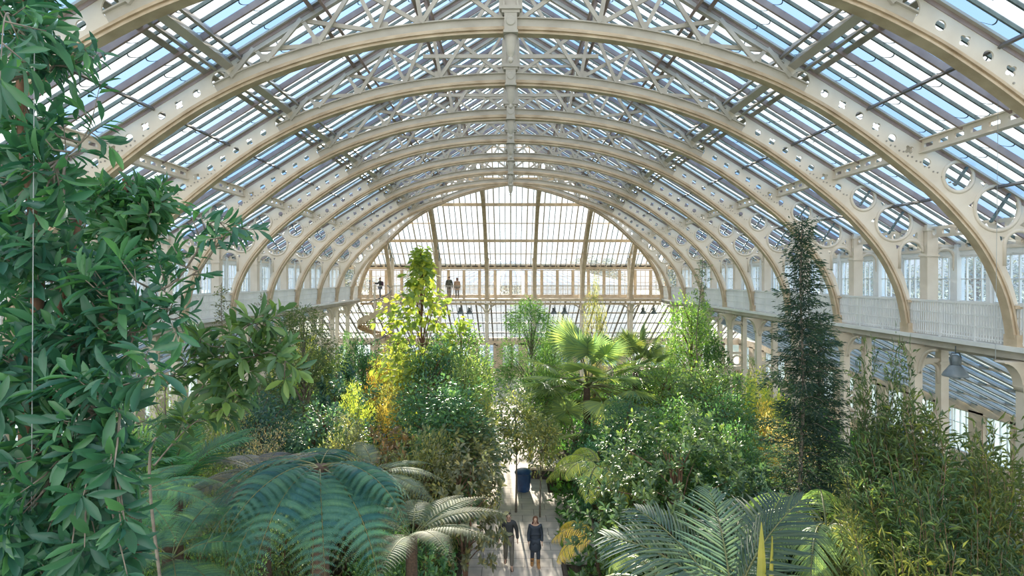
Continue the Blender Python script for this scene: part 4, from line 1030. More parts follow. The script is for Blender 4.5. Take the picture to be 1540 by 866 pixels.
def fan_frond(seed, pet=1.5, R=1.25, nb=32, a0=.8, a1=.25):
    rng = random.Random(seed); rp = rachis(pet, a0, a1, 10); P = []; D = []; Nn = []; LL = []; TT = []
    st = MB(); st.tube(rp, [.028 * (1 - .5 * i / 10) for i in range(11)], 5)
    p = rp[-1]; t = (rp[-1] - rp[-2]).normalized(); up = Vector((1, 0, 0)).cross(t); base = rng.gauss(.45, .1)
    for i in range(nb):
        a = (i / (nb - 1) - .5) * 4.5; d = t * math.cos(a) + Vector((1, 0, 0)) * math.sin(a) + up * .18 * math.cos(a * 1.2)
        P.append(tuple(p + d * .04)); D.append(tuple(d)); Nn.append(tuple(up + Vector((rng.gauss(0, .12), 0, 0)))); LL.append(R * (1 - .22 * abs(a / 2.25) ** 2) * rng.uniform(.92, 1.04)); TT.append(min(1, max(0, base + rng.gauss(0, .2))))
    tm = T_full(.16, .6, ((0, .0), (.22, .62), (.55, 1.0), (.72, .5), (.88, .22), (1, .0)))
    return leaf_mesh('frond', P, D, Nn, np.array(LL), .085, tm, TT), st
FR = {}
def fronds(kind, n=3):
    if kind not in FR:
        o = []
        for i in range(n):
            s = hash_(kind) + i
            if kind == 'fern': q = fern_frond(s, 2.7, 26, .62, .70 - .12 * i, -.62)
            elif kind == 'fern_drop': q = fern_frond(s, 3.1, 17, .95, .40 - .12 * i, -1.22 - .08 * i, .125, .02, .55, .36)
            elif kind == 'fern_long': q = fern_frond(s, 3.2, 26, .60, .62 - .1 * i, -.50)
            elif kind == 'palm': q = palm_frond(s, 3.1, 44, .86, 1.05 - .22 * i, -.10 - .25 * i, .042, .40)
            elif kind == 'palm_near': q = palm_frond(s, 3.1, 29, 1.35, 1.50 - .12 * i, .75 - .35 * i, .056, .22, .06, .22)
            elif kind == 'arching': q = palm_frond(s, 2.6, 40, .62, 1.0 - .15 * i, -1.25, .040, .75, .05)
            elif kind == 'fan': q = fan_frond(s, 1.7, 1.2, 40, 1.0 - .25 * i, .45 - .3 * i)
            o.append(q)
        FR[kind] = [(f, st.mesh('stalk', True)) for f, st in o]
    return FR[kind]
def crown_of_fronds(kind, name, cat, label, x, y, ztop, n, col, scale=1.0, mat='leaf', tilt=(0.0, .5), trunk_r=.13, z0=0.0, seed=1, trunk_mat='fern_trunk', spread=None, start=0.0, group=None, stalk='stalk', droop_some=0):
    t = thing(name, label, cat, (x, y, z0), 0, group); rng = random.Random(seed)
    H = ztop - z0
    pts = [(.05 * math.sin(i * .7), .04 * math.cos(i), H * i / 8) for i in range(9)]
    MB().tube(pts, [trunk_r * (1.25 - .3 * i / 8) for i in range(9)], 10).obj('trunk', M[trunk_mat], t, True)
    fr = fronds(kind)
    for i in range(n):
        f, st = fr[i % len(fr)]; a = start + (2 * PI if spread is None else spread) * i / n + rng.uniform(-.12, .12); s = scale * rng.uniform(.88, 1.08)
        el = rng.uniform(*tilt) if i >= droop_some else rng.uniform(-1.0, -.55)
        R_ = Euler((0, 0, a - PI / 2)).to_matrix() @ Euler((el, rng.uniform(-.12, .12), 0)).to_matrix()
        o = mob('frond', f, M[mat], t, (pts[-1][0], pts[-1][1], H - .03), R_.to_euler(), (s, s, s)); v = rng.uniform(.8, 1.2); o.color = tint(col, v)
        mob('stalk', st, M[stalk], o)
    return t
# ================================================================== the planting
LIME = (.26, .36, .045); YEL = (.50, .42, .05); GRASS = (.11, .25, .04); MID = (.06, .155, .05); DEEP = (.022, .105, .055); TEAL = (.016, .095, .085); BLUE = (.03, .10, .12); OLIVE = (.13, .16, .05); RED = (.17, .13, .07); PALE = (.42, .42, .26); EMER = (.02, .17, .075); GREY = (.16, .22, .19)
def put(kind, name, cat, u, vt, d, w, col, label, group=None, k=1.0, z0=0.0):
    p = at(u, vt, d); return plant(kind, name, cat, p.x, d, p.z - z0, w * d / FPX / 2, col, label, group, z0)
# -- tall light green tree and its neighbours, far left of the path
put('heart', 'tree', 'tree', 634, 374, 27.5, 118, (.13, .21, .03), 'tall slender tree with big light green leaves, its tip reaching over the far gallery railing')
put('medium', 'shrub', 'shrub', 455, 508, 36, 90, (.22, .30, .05), 'yellow green shrub at the foot of the far left columns')
put('broad', 'shrub', 'shrub', 503, 533, 33, 80, TEAL, 'dark blue green shrub before the far left columns')
put('fine', 'shrub', 'shrub', 572, 540, 32, 42, (.24, .18, .03), 'golden orange flowering shrub below the spiral stairs')
put('medium', 'shrub', 'shrub', 602, 524, 34, 80, LIME, 'lime yellow shrub behind the slender tree trunk')
put('medium', 'shrub', 'shrub', 545, 515, 37, 70, DEEP, 'dark shrub hiding the foot of the spiral stairs')
put('tall', 'shrub', 'shrub', 690, 492, 29, 120, MID, 'tall dense bush left of the path below the middle of the far gallery')
put('tall', 'shrub', 'shrub', 655, 520, 26, 110, (.035, .12, .08), 'dark teal bush beside the slender tree trunk')
put('tall', 'shrub', 'shrub', 703, 535, 25, 84, (.10, .19, .06), 'mid green bush edging the path left of its far stretch')
put('tall', 'shrub', 'shrub', 668, 575, 22, 170, (.04, .14, .07), 'broad dark green bush in the centre, left of the path')
put('medium', 'shrub', 'shrub', 722, 604, 23.5, 66, (.12, .17, .07), 'small leaved bush leaning over the path from the left')
put('overhang', 'shrub', 'shrub', 776, 590, 24.5, 76, (.11, .17, .085), 'pale loose shrub overhanging the middle of the path')
put('overhang', 'shrub', 'shrub', 812, 626, 24.0, 62, (.13, .18, .08), 'pale shrub beside the blue bin')
put('medium', 'shrub', 'shrub', 420, 565, 28, 120, (.03, .12, .08), 'blue green shrub left, behind the broad-leaved branch tips')
put('broad', 'shrub', 'shrub', 520, 575, 26, 130, (.025, .10, .09), 'dark glossy shrub below the golden shrub')
put('fine', 'shrub', 'shrub', 582, 602, 25, 40, (.34, .30, .05), 'bright yellow shrub among dark bushes left of the centre')
put('fine', 'shrub', 'shrub', 530, 590, 24.4, 60, (.25, .36, .05), 'fresh green feathery clump among the dark bushes left')
put('medium', 'shrub', 'shrub', 610, 560, 27, 80, OLIVE, 'olive shrub just below the slender tree')
put('tall', 'shrub', 'shrub', 480, 612, 21.5, 150, (.03, .11, .075), 'large dark bush in the left middle distance')
put('tall', 'shrub', 'shrub', 385, 600, 21, 130, (.025, .095, .09), 'dark teal bush behind the left tree ferns')
put('broad', 'shrub', 'shrub', 575, 655, 20.5, 120, RED, 'reddish bronze shrub above the big tree fern')
put('medium', 'shrub', 'shrub', 520, 645, 19.5, 130, (.09, .13, .065), 'dark bronze green shrub above the big tree fern, left of the reddish one')
put('medium', 'shrub', 'shrub', 640, 660, 19.2, 120, (.11, .15, .06), 'olive bush with pale glints left of the blue bin')
put('broad', 'shrub', 'shrub', 700, 672, 18.6, 126, (.10, .13, .07), 'olive bush with glossy leaves spreading toward the walkers')
put('mimosa', 'shrub', 'shrub', 330, 560, 20, 110, (.20, .25, .15), 'pale feathery shrub behind the broad-leaved branch on the left')
put('mimosa', 'shrub', 'shrub', 258, 565, 15.5, 150, (.14, .26, .06), 'fresh green feathery shrub beside the left column')
put('medium', 'shrub', 'shrub', 300, 640, 16, 120, (.09, .15, .06), 'olive shrub behind the upright palm fronds on the left')
put('mimosa', 'shrub', 'shrub', 392, 640, 18, 110, (.20, .22, .18), 'greyish twiggy shrub above the left tree ferns')
put('sapling', 'sapling', 'tree', 335, 425, 21, 60, (.07, .10, .05), 'thin dark sapling before the left gallery, nearer one of two')
put('sapling', 'sapling', 'tree', 393, 440, 23, 44, (.07, .10, .05), 'thin dark sapling before the left gallery, farther one of two')
put('feather', 'tree', 'tree', 455, 470, 27, 120, (.06, .12, .05), 'feathery dark tree below the left gallery')
# -- far centre and right
put('feather', 'tree', 'tree', 797, 455, 32, 96, (.05, .16, .04), 'feathery green tree right of the path below the far gallery')
put('feather', 'tree', 'tree', 835, 500, 33.5, 70, (.10, .24, .04), 'lighter feathery tree just behind the fan palm crown')
put('medium', 'shrub', 'shrub', 822, 540, 30, 80, MID, 'mid green bush right of the far path')
put('fine', 'shrub', 'shrub', 893, 436, 34, 36, (.15, .19, .08), 'pale green spray rising above the fan palm before the far railing')
put('tall', 'tree', 'tree', 1040, 452, 33, 88, (.09, .22, .05), 'mid green climbing tree by the far right gallery corner')
put('sapling', 'sapling', 'tree', 1052, 388, 31, 56, (.06, .13, .06), 'slim leafy spire rising over the right gallery from the climbing tree')
put('tall', 'shrub', 'shrub', 975, 545, 31, 110, (.06, .17, .05), 'green bush behind the second fan palm')
put('tall', 'shrub', 'shrub', 1005, 552, 27, 110, (.07, .16, .05), 'bright green bush right of the large fan palm')
put('tall', 'shrub', 'shrub', 1066, 556, 25, 140, (.06, .14, .05), 'large mid green bush below the slim leafy spire')
put('tall', 'shrub', 'shrub', 1085, 590, 22.5, 120, (.03, .12, .05), 'dark bush with a shaded hollow, right of the centre')
put('medium', 'shrub', 'shrub', 1140, 572, 25.5, 90, (.22, .30, .05), 'yellow green bush at the foot of the right columns')
put('fine', 'shrub', 'shrub', 1152, 618, 23, 60, (.33, .30, .05), 'golden yellow shrub near the right columns')
put('mimosa', 'shrub', 'shrub', 1190, 632, 19.5, 112, (.40, .36, .20), 'pale straw coloured shrub below the dark conifer')
put('fine', 'shrub', 'shrub', 1225, 668, 20.5, 70, (.34, .30, .13), 'straw coloured low shrub by the foot of the right column')
put('tall', 'shrub', 'shrub', 1020, 612, 21, 130, (.05, .16, .05), 'green bush behind the large rounded glossy shrub')
put('tall', 'shrub', 'shrub', 945, 600, 22.5, 110, (.025, .10, .055), 'dark bush beneath the large fan palm')
put('broad', 'shrub', 'shrub', 905, 655, 22, 80, (.03, .15, .07), 'low dark leafy plant under the large fan palm by the path')
put('topiary', 'topiary_tree', 'tree', 1076, 520, 30.5, 40, (.03, .10, .03), 'clipped ball tree on a bare stem by the right columns')
put('hedge', 'clipped_hedge', 'hedge', 527, 497, 44, 20, (.04, .17, .03), 'tall clipped green hedge block beside the spiral stairs')
put('hedge', 'clipped_hedge', 'hedge', 1137, 536, 36, 22, (.09, .20, .04), 'tall clipped green hedge block between the right columns')
put('conifer', 'conifer', 'tree', 1206, 326, 14.6, 132, (.022, .062, .055), 'tall dark wispy conifer rising in front of the right gallery')
put('conifer', 'conifer', 'tree', 1232, 470, 15.4, 130, (.03, .075, .065), 'shorter dark conifer crowding behind the tall wispy one')
# -- large rounded glossy shrub and near right planting
q = at(1030, 640, 16.2); plant('rosette', 'shrub', 'shrub', q.x, 16.4, q.z, 2.85, (.05, .12, .05), 'large rounded shrub of glossy dark leaves right of the walkers')
q = at(1130, 700, 14.6); plant('rosette', 'shrub', 'shrub', q.x, 14.4, 4.55, 1.9, (.03, .095, .065), 'smaller glossy shrub behind the near palm frond')
put('tall', 'shrub', 'shrub', 1345, 645, 15, 120, (.03, .085, .13), 'blue grey shrub behind the right-hand willow-leaved bushes')
put('tall', 'shrub', 'shrub', 1262, 668, 17, 80, (.03, .09, .075), 'dark shrub against the paired column right of the conifer')
put('willow', 'shrub', 'shrub', 1318, 486, 13.2, 90, (.05, .11, .045), 'tall willow-leaved shrub, topmost tips below the right gallery')
put('willow', 'shrub', 'shrub', 1440, 575, 11.6, 210, (.065, .12, .04), 'willow-leaved shrub in front of the large bell lamp')
put('willow', 'shrub', 'shrub', 1392, 640, 10.2, 190, (.04, .10, .045), 'willow-leaved shrub in the middle of the right thicket')
put('willow', 'shrub', 'shrub', 1520, 612, 9.6, 170, (.07, .115, .035), 'willow-leaved shrub cut by the right edge of the view')
put('willow', 'shrub', 'shrub', 1300, 700, 10.6, 130, (.09, .13, .045), 'lower willow-leaved shrub at the left front of the right thicket')
put('willow', 'shrub', 'shrub', 1460, 700, 8.4, 190, (.03, .075, .035), 'dark willow-leaved shrub at the right front of the thicket')
put('willow', 'shrub', 'shrub', 1372, 760, 8.2, 200, (.085, .13, .032), 'yellowish willow-leaved shrub at the bottom right')
put('mimosa', 'shrub', 'shrub', 1265, 735, 12.6, 90, (.22, .28, .14), 'pale feathery shrub beside the near palm')
# -- fan palms
FANC = (.11, .20, .095)
q = at(884, 580, 27.2); crown_of_fronds('fan', 'fan_palm', 'palm', 'large fan palm with a wide crown right of the path', q.x, 27.2, q.z, 32, FANC, 1.22, 'leaf', (-.75, .85), .16, seed=3, droop_some=11)
q = at(957, 560, 30); crown_of_fronds('fan', 'fan_palm', 'palm', 'fan palm with stiff upright leaves behind the large one', q.x, 30, q.z, 15, (.075, .14, .06), .95, 'leaf', (-.2, 1.0), .15, seed=5)
q = at(866, 662, 26.2); crown_of_fronds('fan', 'fan_palm', 'palm', 'low fan palm beneath the large one, nearest the path', q.x, 26.2, q.z, 9, (.12, .22, .09), .98, 'leaf', (-.5, .5), .13, seed=8)
# -- arching yellow palm beside the path, near right palm
q = at(905, 715, 19.2); crown_of_fronds('arching', 'feather_palm', 'palm', 'arching palm with yellowing fronds hanging over the path', q.x, 19.2, q.z + .1, 10, (.22, .30, .05), .80, 'leaf', (-.1, .35), .10, seed=4)
q = at(862, 790, 17.6)
q = at(868, 792, 17.4); crown_of_fronds('arching', 'feather_palm', 'palm', 'yellow arching palm frond plant right beside the walking woman', q.x + .62, 17.4, q.z - .35, 3, (.42, .36, .04), .60, 'leaf', (.05, .3), .05, seed=14, spread=1.5, start=2.6)
q = at(1104, 930, 8.6)
pt = crown_of_fronds('palm_near', 'feather_palm', 'palm', 'near blue green palm with a yellow unopened spear leaf, bottom right of the centre', q.x, 8.6, q.z - .1, 6, (.04, .09, .085), .68, 'leaf_soft', (-.14, .06), .14, seed=21, start=.05, spread=3.4)
sp_ = MB(); vs = []
for i in range(9):
    f = i / 8; w = .075 * (1 - f ** 3) + .004; z = 1.62 * f; vs += [(-w, -.02, z), (0, -.055 * (1 - f) - .02, z), (w, -.02, z), (0, .05 * (1 - f), z)]
sp_.add(vs, [(i * 4 + a, i * 4 + (a + 1) % 4, i * 4 + 4 + (a + 1) % 4, i * 4 + 4 + a) for i in range(8) for a in range(4)])
o = sp_.obj('spear_leaf', mat_paint('yellow spear leaf', (.30, .27, .04), (.13, .17, .035), .5, 3), pt, loc=(.22, -.40, q.z - .05)); o['label'] = 'yellow unopened spear leaf'
o = copy_ = o.copy(); C.objects.link(o); o.location = (.32, -.38, q.z - .10); o.scale = (.7, 1, .9); o.rotation_euler = (0, .05, .4)
q = at(1010, 880, 9.6); crown_of_fronds('arching', 'feather_palm', 'palm', 'palm with drooping grey green leaflets at the bottom, left of the near blue green palm', q.x, 9.6, q.z - .25, 9, (.12, .20, .11), .72, 'fern', (-.1, .3), .10, seed=23)
q = at(1245, 790, 11.6); crown_of_fronds('arching', 'feather_palm', 'palm', 'green arching palm between the near blue palm and the right thicket', q.x, 11.6, q.z - .1, 11, (.10, .20, .07), .8, 'leaf', (-.1, .35), .10, seed=26)
# -- left: tree ferns and palms
FERN = (.03, .125, .10)
q = at(484, 700, 10.0); crown_of_fronds('fern_drop', 'tree_fern', 'tree fern', 'largest tree fern, its blue green crown spreading left of the walkers', q.x, 10.0, q.z, 22, FERN, .74, 'fern', (-.30, .16), .15, seed=31)
q = at(398, 712, 13.6); crown_of_fronds('fern_long', 'tree_fern', 'tree fern', 'tree fern with purplish grey fronds behind the largest one', q.x, 13.6, q.z, 11, (.13, .14, .145), .84, 'fern', (-.3, .15), .14, seed=33)
q = at(622, 806, 12.8); crown_of_fronds('fern_long', 'tree_fern', 'tree fern', 'pale grey green tree fern reaching its fronds toward the walkers', q.x, 12.8, q.z, 11, (.06, .10, .06), .70, 'fern', (-.05, .3), .13, seed=35)
q = at(262, 838, 9.2); crown_of_fronds('fern', 'tree_fern', 'tree fern', 'low tree fern at the bottom edge below the upright palm fronds', q.x, 9.2, q.z, 12, (.06, .18, .11), .68, 'fern', (-.2, .2), .13, seed=37)
q = at(566, 712, 16.2); crown_of_fronds('fern_long', 'tree_fern', 'tree fern', 'small pale tree fern between the largest one and the reddish shrub', q.x, 16.2, q.z, 9, (.10, .16, .11), .7, 'fern', (-.2, .2), .12, seed=39)
q = at(205, 745, 8.4); crown_of_fronds('fern', 'tree_fern', 'tree fern', 'green tree fern half hidden behind the broad-leaved tree', q.x, 8.4, q.z, 9, (.06, .19, .10), .52, 'fern', (-.2, .2), .10, seed=41)
q = at(268, 745, 12); crown_of_fronds('palm', 'feather_palm', 'palm', 'palm with upright deep green fronds left of the tree ferns', q.x, 12, q.z, 10, (.022, .13, .065), .66, 'leaf', (.15, .75), .12, seed=43)
q = at(255, 800, 10.6); crown_of_fronds('palm', 'feather_palm', 'palm', 'low green palm between the tree ferns at the left', q.x, 10.6, q.z - .1, 8, (.04, .18, .08), .5, 'leaf', (-.1, .45), .10, seed=45)
put('broad', 'shrub', 'shrub', 640, 800, 14.4, 110, (.04, .15, .06), 'dark green bush at the bottom edge left of the walkers')
put('medium', 'shrub', 'shrub', 575, 790, 13.4, 110, (.05, .15, .06), 'small green bush under the pale tree fern')
put('fine', 'shrub', 'shrub', 345, 790, 12.6, 110, (.05, .14, .07), 'low dark bush between the tree ferns')
put('medium', 'shrub', 'shrub', 420, 760, 15, 130, (.06, .13, .06), 'shaded bush behind the largest tree fern')
put('tall', 'shrub', 'shrub', 165, 640, 11, 150, (.06, .17, .06), 'green bush behind the broad-leaved tree at the left')
put('tall', 'shrub', 'shrub', 60, 690, 10, 190, (.05, .14, .06), 'dark bush at the far left behind the broad-leaved tree')
put('medium', 'shrub', 'shrub', 890, 640, 24, 60, DEEP, 'dark bush behind the bench')
put('broad', 'shrub', 'shrub', 948, 700, 19, 90, (.06, .18, .05), 'leafy bush between the yellowing palm and the rounded glossy shrub')
put('mimosa', 'shrub', 'shrub', 1000, 500, 36, 80, (.10, .18, .05), 'loose green bush before the far right end columns')
put('tall', 'shrub', 'shrub', 1110, 640, 19.5, 110, (.04, .14, .06), 'dark green bush between the rounded glossy shrub and the straw coloured one')
for i, (u, v, d, c) in enumerate(((628, 812, 15.8, GRASS), (655, 838, 15.0, MID), (560, 640, 24, LIME), (505, 610, 23, (.20, .34, .06)), (1240, 720, 18, (.30, .30, .08)), (930, 760, 17.4, GRASS))):
    put('grass', 'grass_tuft', 'grass', u, v, d, 60, c, ['grassy tuft under the pale tree fern fronds', 'darker grassy tuft at the bottom edge left of the walkers', 'lime strap-leaved tuft by the yellow shrub', 'fresh green strap-leaved tuft left of the yellow shrub', 'straw coloured tuft by the right column foot', 'green tuft below the yellowing palm'][i])

# -- broad-leaved tree close to the viewer on the left ---------------------------------------------------
def near_tree(name, label, trunks, branches, vols, seed, L, col, base, leafw=.30, mat='leaf_gloss', per=9, bark='bark'):
    rng = np.random.default_rng(seed); rr = random.Random(seed)
    o = thing(name, label, 'tree', base)
    B = Vector(base); wd_ = MB(); W = []; D = []; S = []
    def poly(pts, n=14):
        P = [Vector(p) for p in pts]; out = []
        for i in range(len(P) - 1):
            p0 = P[max(i - 1, 0)]; p1 = P[i]; p2 = P[i + 1]; p3 = P[min(i + 2, len(P) - 1)]
            for k in range(n):
                t = k / n; out.append(.5 * ((2 * p1) + (-p0 + p2) * t + (2 * p0 - 5 * p1 + 4 * p2 - p3) * t * t + (-p0 + 3 * p1 - 3 * p2 + p3) * t ** 3))
        return out + [P[-1]]
    allp = []
    for pts, r in trunks:
        c = poly(pts); wd_.tube([p - B for p in c], [r * (1 - .7 * i / len(c)) for i in range(len(c))], 9); allp += c
    bm_ = MB()
    for pts, r, nt_, sc in branches:
        c = poly(pts); bm_.tube([p - B for p in c], [r * (1 - .8 * i / len(c)) for i in range(len(c))], 6); allp += c
        for j in range(nt_):
            q = .18 + .82 * (j + rr.random() * .6) / nt_; i = min(len(c) - 2, int(q * (len(c) - 1))); p = c[i]; t = (c[i + 1] - c[i]).normalized()
            if j == nt_ - 1: e = c[-1]; d = t
            else:
                d = (t * .6 + Vector((rr.gauss(0, 1), rr.gauss(0, .8), rr.gauss(.4, .8))).normalized()).normalized(); e = p + d * rr.uniform(.08, .34) * sc; bm_.tube([p - B, e - B], [.006, .003], 4)
            W.append(tuple(e - B)); D.append(tuple(d)); S.append(sc)
    for (u0, u1, v0, v1, d0, d1, n) in vols:
        for j in range(n):
            p = at(rr.uniform(u0, u1), rr.uniform(v0, v1), rr.uniform(d0, d1)); k = min(allp, key=lambda a: (a - p).length_squared)
            d = (p - k).normalized(); d = (d + Vector((0, 0, .5)) + Vector((rr.gauss(0, .4), rr.gauss(0, .4), rr.gauss(0, .3)))).normalized()
            m_ = k.lerp(p, .6) + Vector((0, 0, -.05)); bm_.tube([k - B, m_ - B, p - B], [.010, .007, .003], 4); W.append(tuple(p - B)); D.append(tuple(d)); S.append(1)
    nW = len(W); W = np.repeat(np.array(W), per, 0); D = np.repeat(np.array(D), per, 0); n = len(W)
    s = np.tile(np.linspace(0, 1, per), nW); r = unit(rng, n); r -= D * (r * D).sum(1)[:, None]; r /= np.linalg.norm(r, axis=1)[:, None] + 1e-9
    pos = W + D * ((s - .8) * .13)[:, None]; ax = r * (1 - .4 * s)[:, None] + D * (.25 + .6 * s)[:, None] + np.array([0, 0, -.12]); LL = L * rng.uniform(.6, 1.15, n) * np.repeat(np.array(S), per)
    nr = D + rng.normal(scale=.3, size=D.shape) + np.array([0, 0, .4])
    f = leaf_mesh('foliage', pos, ax, nr, LL, LL * leafw, T_full(.18, .6, ((0, 0), (.12, .18), (.35, .75), (.62, 1.0), (.86, .6), (1, 0))), tones(rng, n, .10))
    fo = mob('foliage', f, M[mat], o); fo.color = tint(col, .82)
    wd_.obj('trunk', M[bark], o, True); bm_.obj('branches', M['bark_grey'], o, True)['kind'] = 'stuff'
    return o
b = at(60, 1000, 4.3); fl = (b.x, 4.3, 0)
def A(u, v, d=4.4): return at(u, v, d)
near_tree('broadleaf_tree', 'tall tree with long glossy dark leaves filling the left edge, closest to the viewer',
    [([(fl[0], 4.3, 0), (fl[0] + .05, 4.3, 4), tuple(A(48, 866)), tuple(A(40, 640)), tuple(A(58, 400)), tuple(A(34, 200)), tuple(A(30, -60))], .075),
     ([(fl[0] + .1, 4.4, 0), (fl[0] + .2, 4.45, 4), tuple(A(84, 866, 4.6)), tuple(A(76, 650, 4.6)), tuple(A(88, 480, 4.7)), tuple(A(120, 330, 4.8))], .06)],
    [([A(40, 740), A(90, 690), A(150, 620, 4.2), A(205, 575, 4.1), A(240, 560, 4.0)], .016, 9, 1),
     ([A(80, 560, 4.6), A(150, 475, 4.5), A(215, 445, 4.4), A(262, 424, 4.4), A(300, 372, 4.4), A(318, 335, 4.4), A(350, 340, 4.4)], .014, 13, .66),
     ([A(262, 424, 4.4), A(300, 405, 4.35), A(340, 352, 4.3), A(385, 345, 4.3)], .007, 6, .6),
     ([A(150, 475, 4.5), A(200, 500, 4.4), A(250, 470, 4.3), A(262, 450, 4.3)], .009, 9, .8),
     ([A(70, 120), A(60, 60), A(52, 10), A(60, -40)], .012, 10, .9),
     ([A(40, 110), A(80, 100, 4.3), A(112, 96, 4.3), A(150, 80, 4.2)], .008, 8, .7),
     ([A(36, 250), A(90, 240, 4.2), A(130, 200, 4.2), A(150, 130, 4.2)], .009, 7, .7),
     ([A(36, 60), A(10, 20, 3.6), A(0, 120, 3.2)], .008, 6, 1)],
    [(-20, 75, -30, 250, 4.0, 4.9, 46), (-20, 100, 230, 420, 4.0, 4.9, 60), (0, 215, 390, 560, 4.1, 4.9, 84), (-20, 190, 560, 700, 3.9, 4.8, 90), (-20, 200, 690, 880, 3.7, 4.6, 110)],
    51, .235, (.014, .115, .065), fl, .26)
b2 = at(200, 300, 6.6)
near_tree('broadleaf_tree', 'slender tree with a dense leafy top just right of the closest tree on the left',
    [([(b2.x - .3, 6.7, 0), (b2.x - .35, 6.7, 5), tuple(at(150, 560, 6.6)), tuple(at(168, 420, 6.6)), tuple(at(190, 310, 6.6)), tuple(at(186, 268, 6.6))], .06)],
    [([at(178, 370, 6.6), at(215, 330, 6.5), at(243, 300, 6.5)], .012, 10, .8), ([at(180, 350, 6.6), at(150, 310, 6.6), at(118, 290, 6.6)], .012, 8, .8), ([at(170, 430, 6.6), at(220, 400, 6.4), at(262, 390, 6.4)], .012, 10, .8)],
    [(130, 246, 275, 345, 6.2, 7.0, 70), (105, 215, 340, 430, 6.2, 7.0, 60), (90, 200, 430, 560, 6.2, 7.0, 40)], 53, .22, (.02, .13, .05), (b2.x - .3, 6.7, 0))
b3 = at(330, 700, 7.6)
near_tree('broadleaf_tree', 'open-branched tree with large leaves, its lit branch tips reaching toward the centre',
    [([(b3.x - .6, 7.8, 0), (b3.x - .7, 7.8, 4), tuple(at(225, 720, 7.7)), tuple(at(250, 640, 7.6)), tuple(at(300, 590, 7.5))], .028)],
    [([at(300, 590, 7.5), at(350, 560, 7.4), at(400, 530, 7.3), at(436, 548, 7.2)], .012, 15, .9), ([at(300, 590, 7.5), at(335, 530, 7.4), at(372, 490, 7.4), at(404, 490, 7.3)], .011, 14, .9), ([at(250, 640, 7.6), at(250, 580, 7.5), at(280, 545, 7.5), at(300, 520, 7.5)], .011, 12, .9), ([at(232, 700, 7.7), at(275, 650, 7.4), at(310, 625, 7.3), at(365, 600, 7.2)], .012, 13, .9)],
    [(300, 445, 495, 590, 7.0, 7.6, 18)], 57, .30, (.05, .15, .05), (b3.x - .6, 7.8, 0), bark='bark_grey')
put('overhang', 'shrub', 'shrub', 700, 632, 21, 132, (.085, .13, .075), 'loose dark leafy shrub leaning over the left edge of the path before the blue bin')
# -- undergrowth between the plants: nobody could count it
rng = np.random.default_rng(77); n = 60000
x = rng.uniform(-21, 21, n); y = rng.uniform(7, 55, n)
keep = ~((np.abs(x - .05) < 1.75 + .12 * np.sin(y * 1.7)) | ((x > 0) & (x < 7.5) & (np.abs(y - 30.3) < 1.4))); x, y = x[keep], y[keep]; n = len(x)
hh = .25 + .9 * (np.sin(x * 1.3 + .6 * np.sin(y)) * np.cos(y * .9 + x * .4) * .5 + .5) * np.minimum(1, (np.abs(x - .05) - 1.5) / 1.5).clip(.15, 1)
P = np.stack([x, y, .02 + hh * rng.random(n) ** .5], 1); ax = unit(rng, n); ax[:, 2] = np.abs(ax[:, 2]) + .2; L_ = rng.uniform(.16, .42, n)
ug = mob('undergrowth', leaf_mesh('undergrowth', P, ax, unit(rng, n) * .6 + np.array([0, 0, .7]), L_, L_ * .45, T_LITE, tones(rng, n, .08)), M['leaf']); ug.color = (.06, .15, .05, 1)
tag(ug, 'mixed low undergrowth covering the planting beds', 'undergrowth', kind='stuff')
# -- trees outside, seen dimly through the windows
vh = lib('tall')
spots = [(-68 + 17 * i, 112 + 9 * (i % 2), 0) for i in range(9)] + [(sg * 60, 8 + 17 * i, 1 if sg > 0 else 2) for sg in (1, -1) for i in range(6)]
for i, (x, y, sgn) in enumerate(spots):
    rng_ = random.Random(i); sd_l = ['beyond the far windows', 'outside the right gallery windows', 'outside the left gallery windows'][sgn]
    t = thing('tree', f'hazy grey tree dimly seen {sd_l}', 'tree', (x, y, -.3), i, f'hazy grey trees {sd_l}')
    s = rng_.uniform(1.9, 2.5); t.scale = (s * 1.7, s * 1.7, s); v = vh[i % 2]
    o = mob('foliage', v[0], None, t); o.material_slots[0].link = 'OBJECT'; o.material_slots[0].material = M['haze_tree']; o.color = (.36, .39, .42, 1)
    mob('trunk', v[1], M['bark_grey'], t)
# ================================================================== camera, sun, sky
cd = bpy.data.cameras.new('camera'); cam = bpy.data.objects.new('camera', cd); C.objects.link(cam)
cam.location = (0, 0, EYE); cam.rotation_euler = (PI / 2, 0, 0)
cd.sensor_width = 36; cd.lens = 36 * FPX / 1540; cd.shift_x = 2 / 1540; cd.shift_y = -15 / 1540; cd.clip_start = .05; cd.clip_end = 2000
bpy.context.scene.camera = cam
sd_ = Vector((-63 / FPX, 1, (418 - 135) / FPX)).normalized()
sl = bpy.data.lights.new('sun', 'SUN'); sl.energy = SUN_E; sl.angle = .012; sl.color = (1, .88, .70)
so = bpy.data.objects.new('sun', sl); C.objects.link(so); so.rotation_euler = (-sd_).to_track_quat('-Z', 'Y').to_euler(); so.location = (-10, 120, 60)
wd = bpy.data.worlds.new('sky'); bpy.context.scene.world = wd; wd.use_nodes = True; t = wd.node_tree; t.nodes.clear()
o = t.nodes.new('ShaderNodeOutputWorld'); bg = t.nodes.new('ShaderNodeBackground'); tc = t.nodes.new('ShaderNodeTexCoord')
sx = t.nodes.new('ShaderNodeSeparateXYZ'); t.links.new(tc.outputs['Generated'], sx.inputs[0])
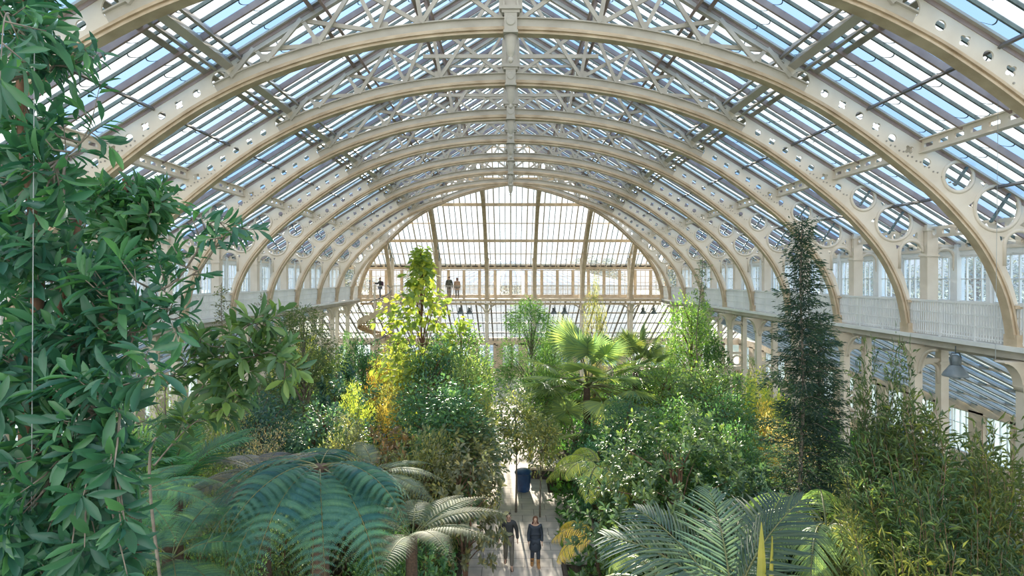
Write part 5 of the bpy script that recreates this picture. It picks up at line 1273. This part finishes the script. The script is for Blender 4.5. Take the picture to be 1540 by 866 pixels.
r = ramp(t, [(0, (.50, .51, .53)), (.05, (.80, .84, .88)), (.28, (.86, .94, 1.0)), (.62, (.66, .81, 1.0)), (1, (.50, .69, 1.0))]); t.links.new(sx.outputs[2], r.inputs[0])
vd = t.nodes.new('ShaderNodeVectorMath'); vd.operation = 'DOT_PRODUCT'; vd.inputs[1].default_value = sd_; t.links.new(tc.outputs['Generated'], vd.inputs[0])
def Mw(op, a, b):
    n = t.nodes.new('ShaderNodeMath'); n.operation = op
    for i, q in enumerate((a, b)):
        if isinstance(q, (int, float)): n.inputs[i].default_value = q
        else: t.links.new(q, n.inputs[i])
    return n.outputs[0]
c0 = Mw('MAXIMUM', vd.outputs['Value'], 0)
gl = Mw('ADD', Mw('MULTIPLY', Mw('POWER', c0, 8), .16), Mw('MULTIPLY', Mw('POWER', c0, 700), 6.0))
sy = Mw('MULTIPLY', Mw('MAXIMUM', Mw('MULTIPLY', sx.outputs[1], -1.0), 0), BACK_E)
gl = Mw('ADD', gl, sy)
mx = t.nodes.new('ShaderNodeMix'); mx.data_type = 'RGBA'; mx.blend_type = 'ADD'; mx.inputs[0].default_value = 1; mx.clamp_result = False
gm = t.nodes.new('ShaderNodeMix'); gm.data_type = 'RGBA'; gm.blend_type = 'MULTIPLY'; gm.inputs[0].default_value = 1; gm.inputs[7].default_value = (1, .95, .86, 1)
cg = t.nodes.new('ShaderNodeCombineColor'); 
for i in range(3): t.links.new(gl, cg.inputs[i])
t.links.new(cg.outputs[0], gm.inputs[6]); t.links.new(r.outputs[0], mx.inputs[6]); t.links.new(gm.outputs[2], mx.inputs[7])
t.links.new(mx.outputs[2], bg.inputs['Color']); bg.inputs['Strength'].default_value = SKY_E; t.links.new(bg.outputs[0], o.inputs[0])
sc = bpy.context.scene
sc.view_settings.view_transform = VT; sc.view_settings.look = LOOK; sc.view_settings.exposure = EXPO
sc.cycles.max_bounces = 8; sc.cycles.diffuse_bounces = 4; sc.cycles.glossy_bounces = 2; sc.cycles.transmission_bounces = 4; sc.cycles.transparent_max_bounces = 20; sc.cycles.sample_clamp_indirect = 6
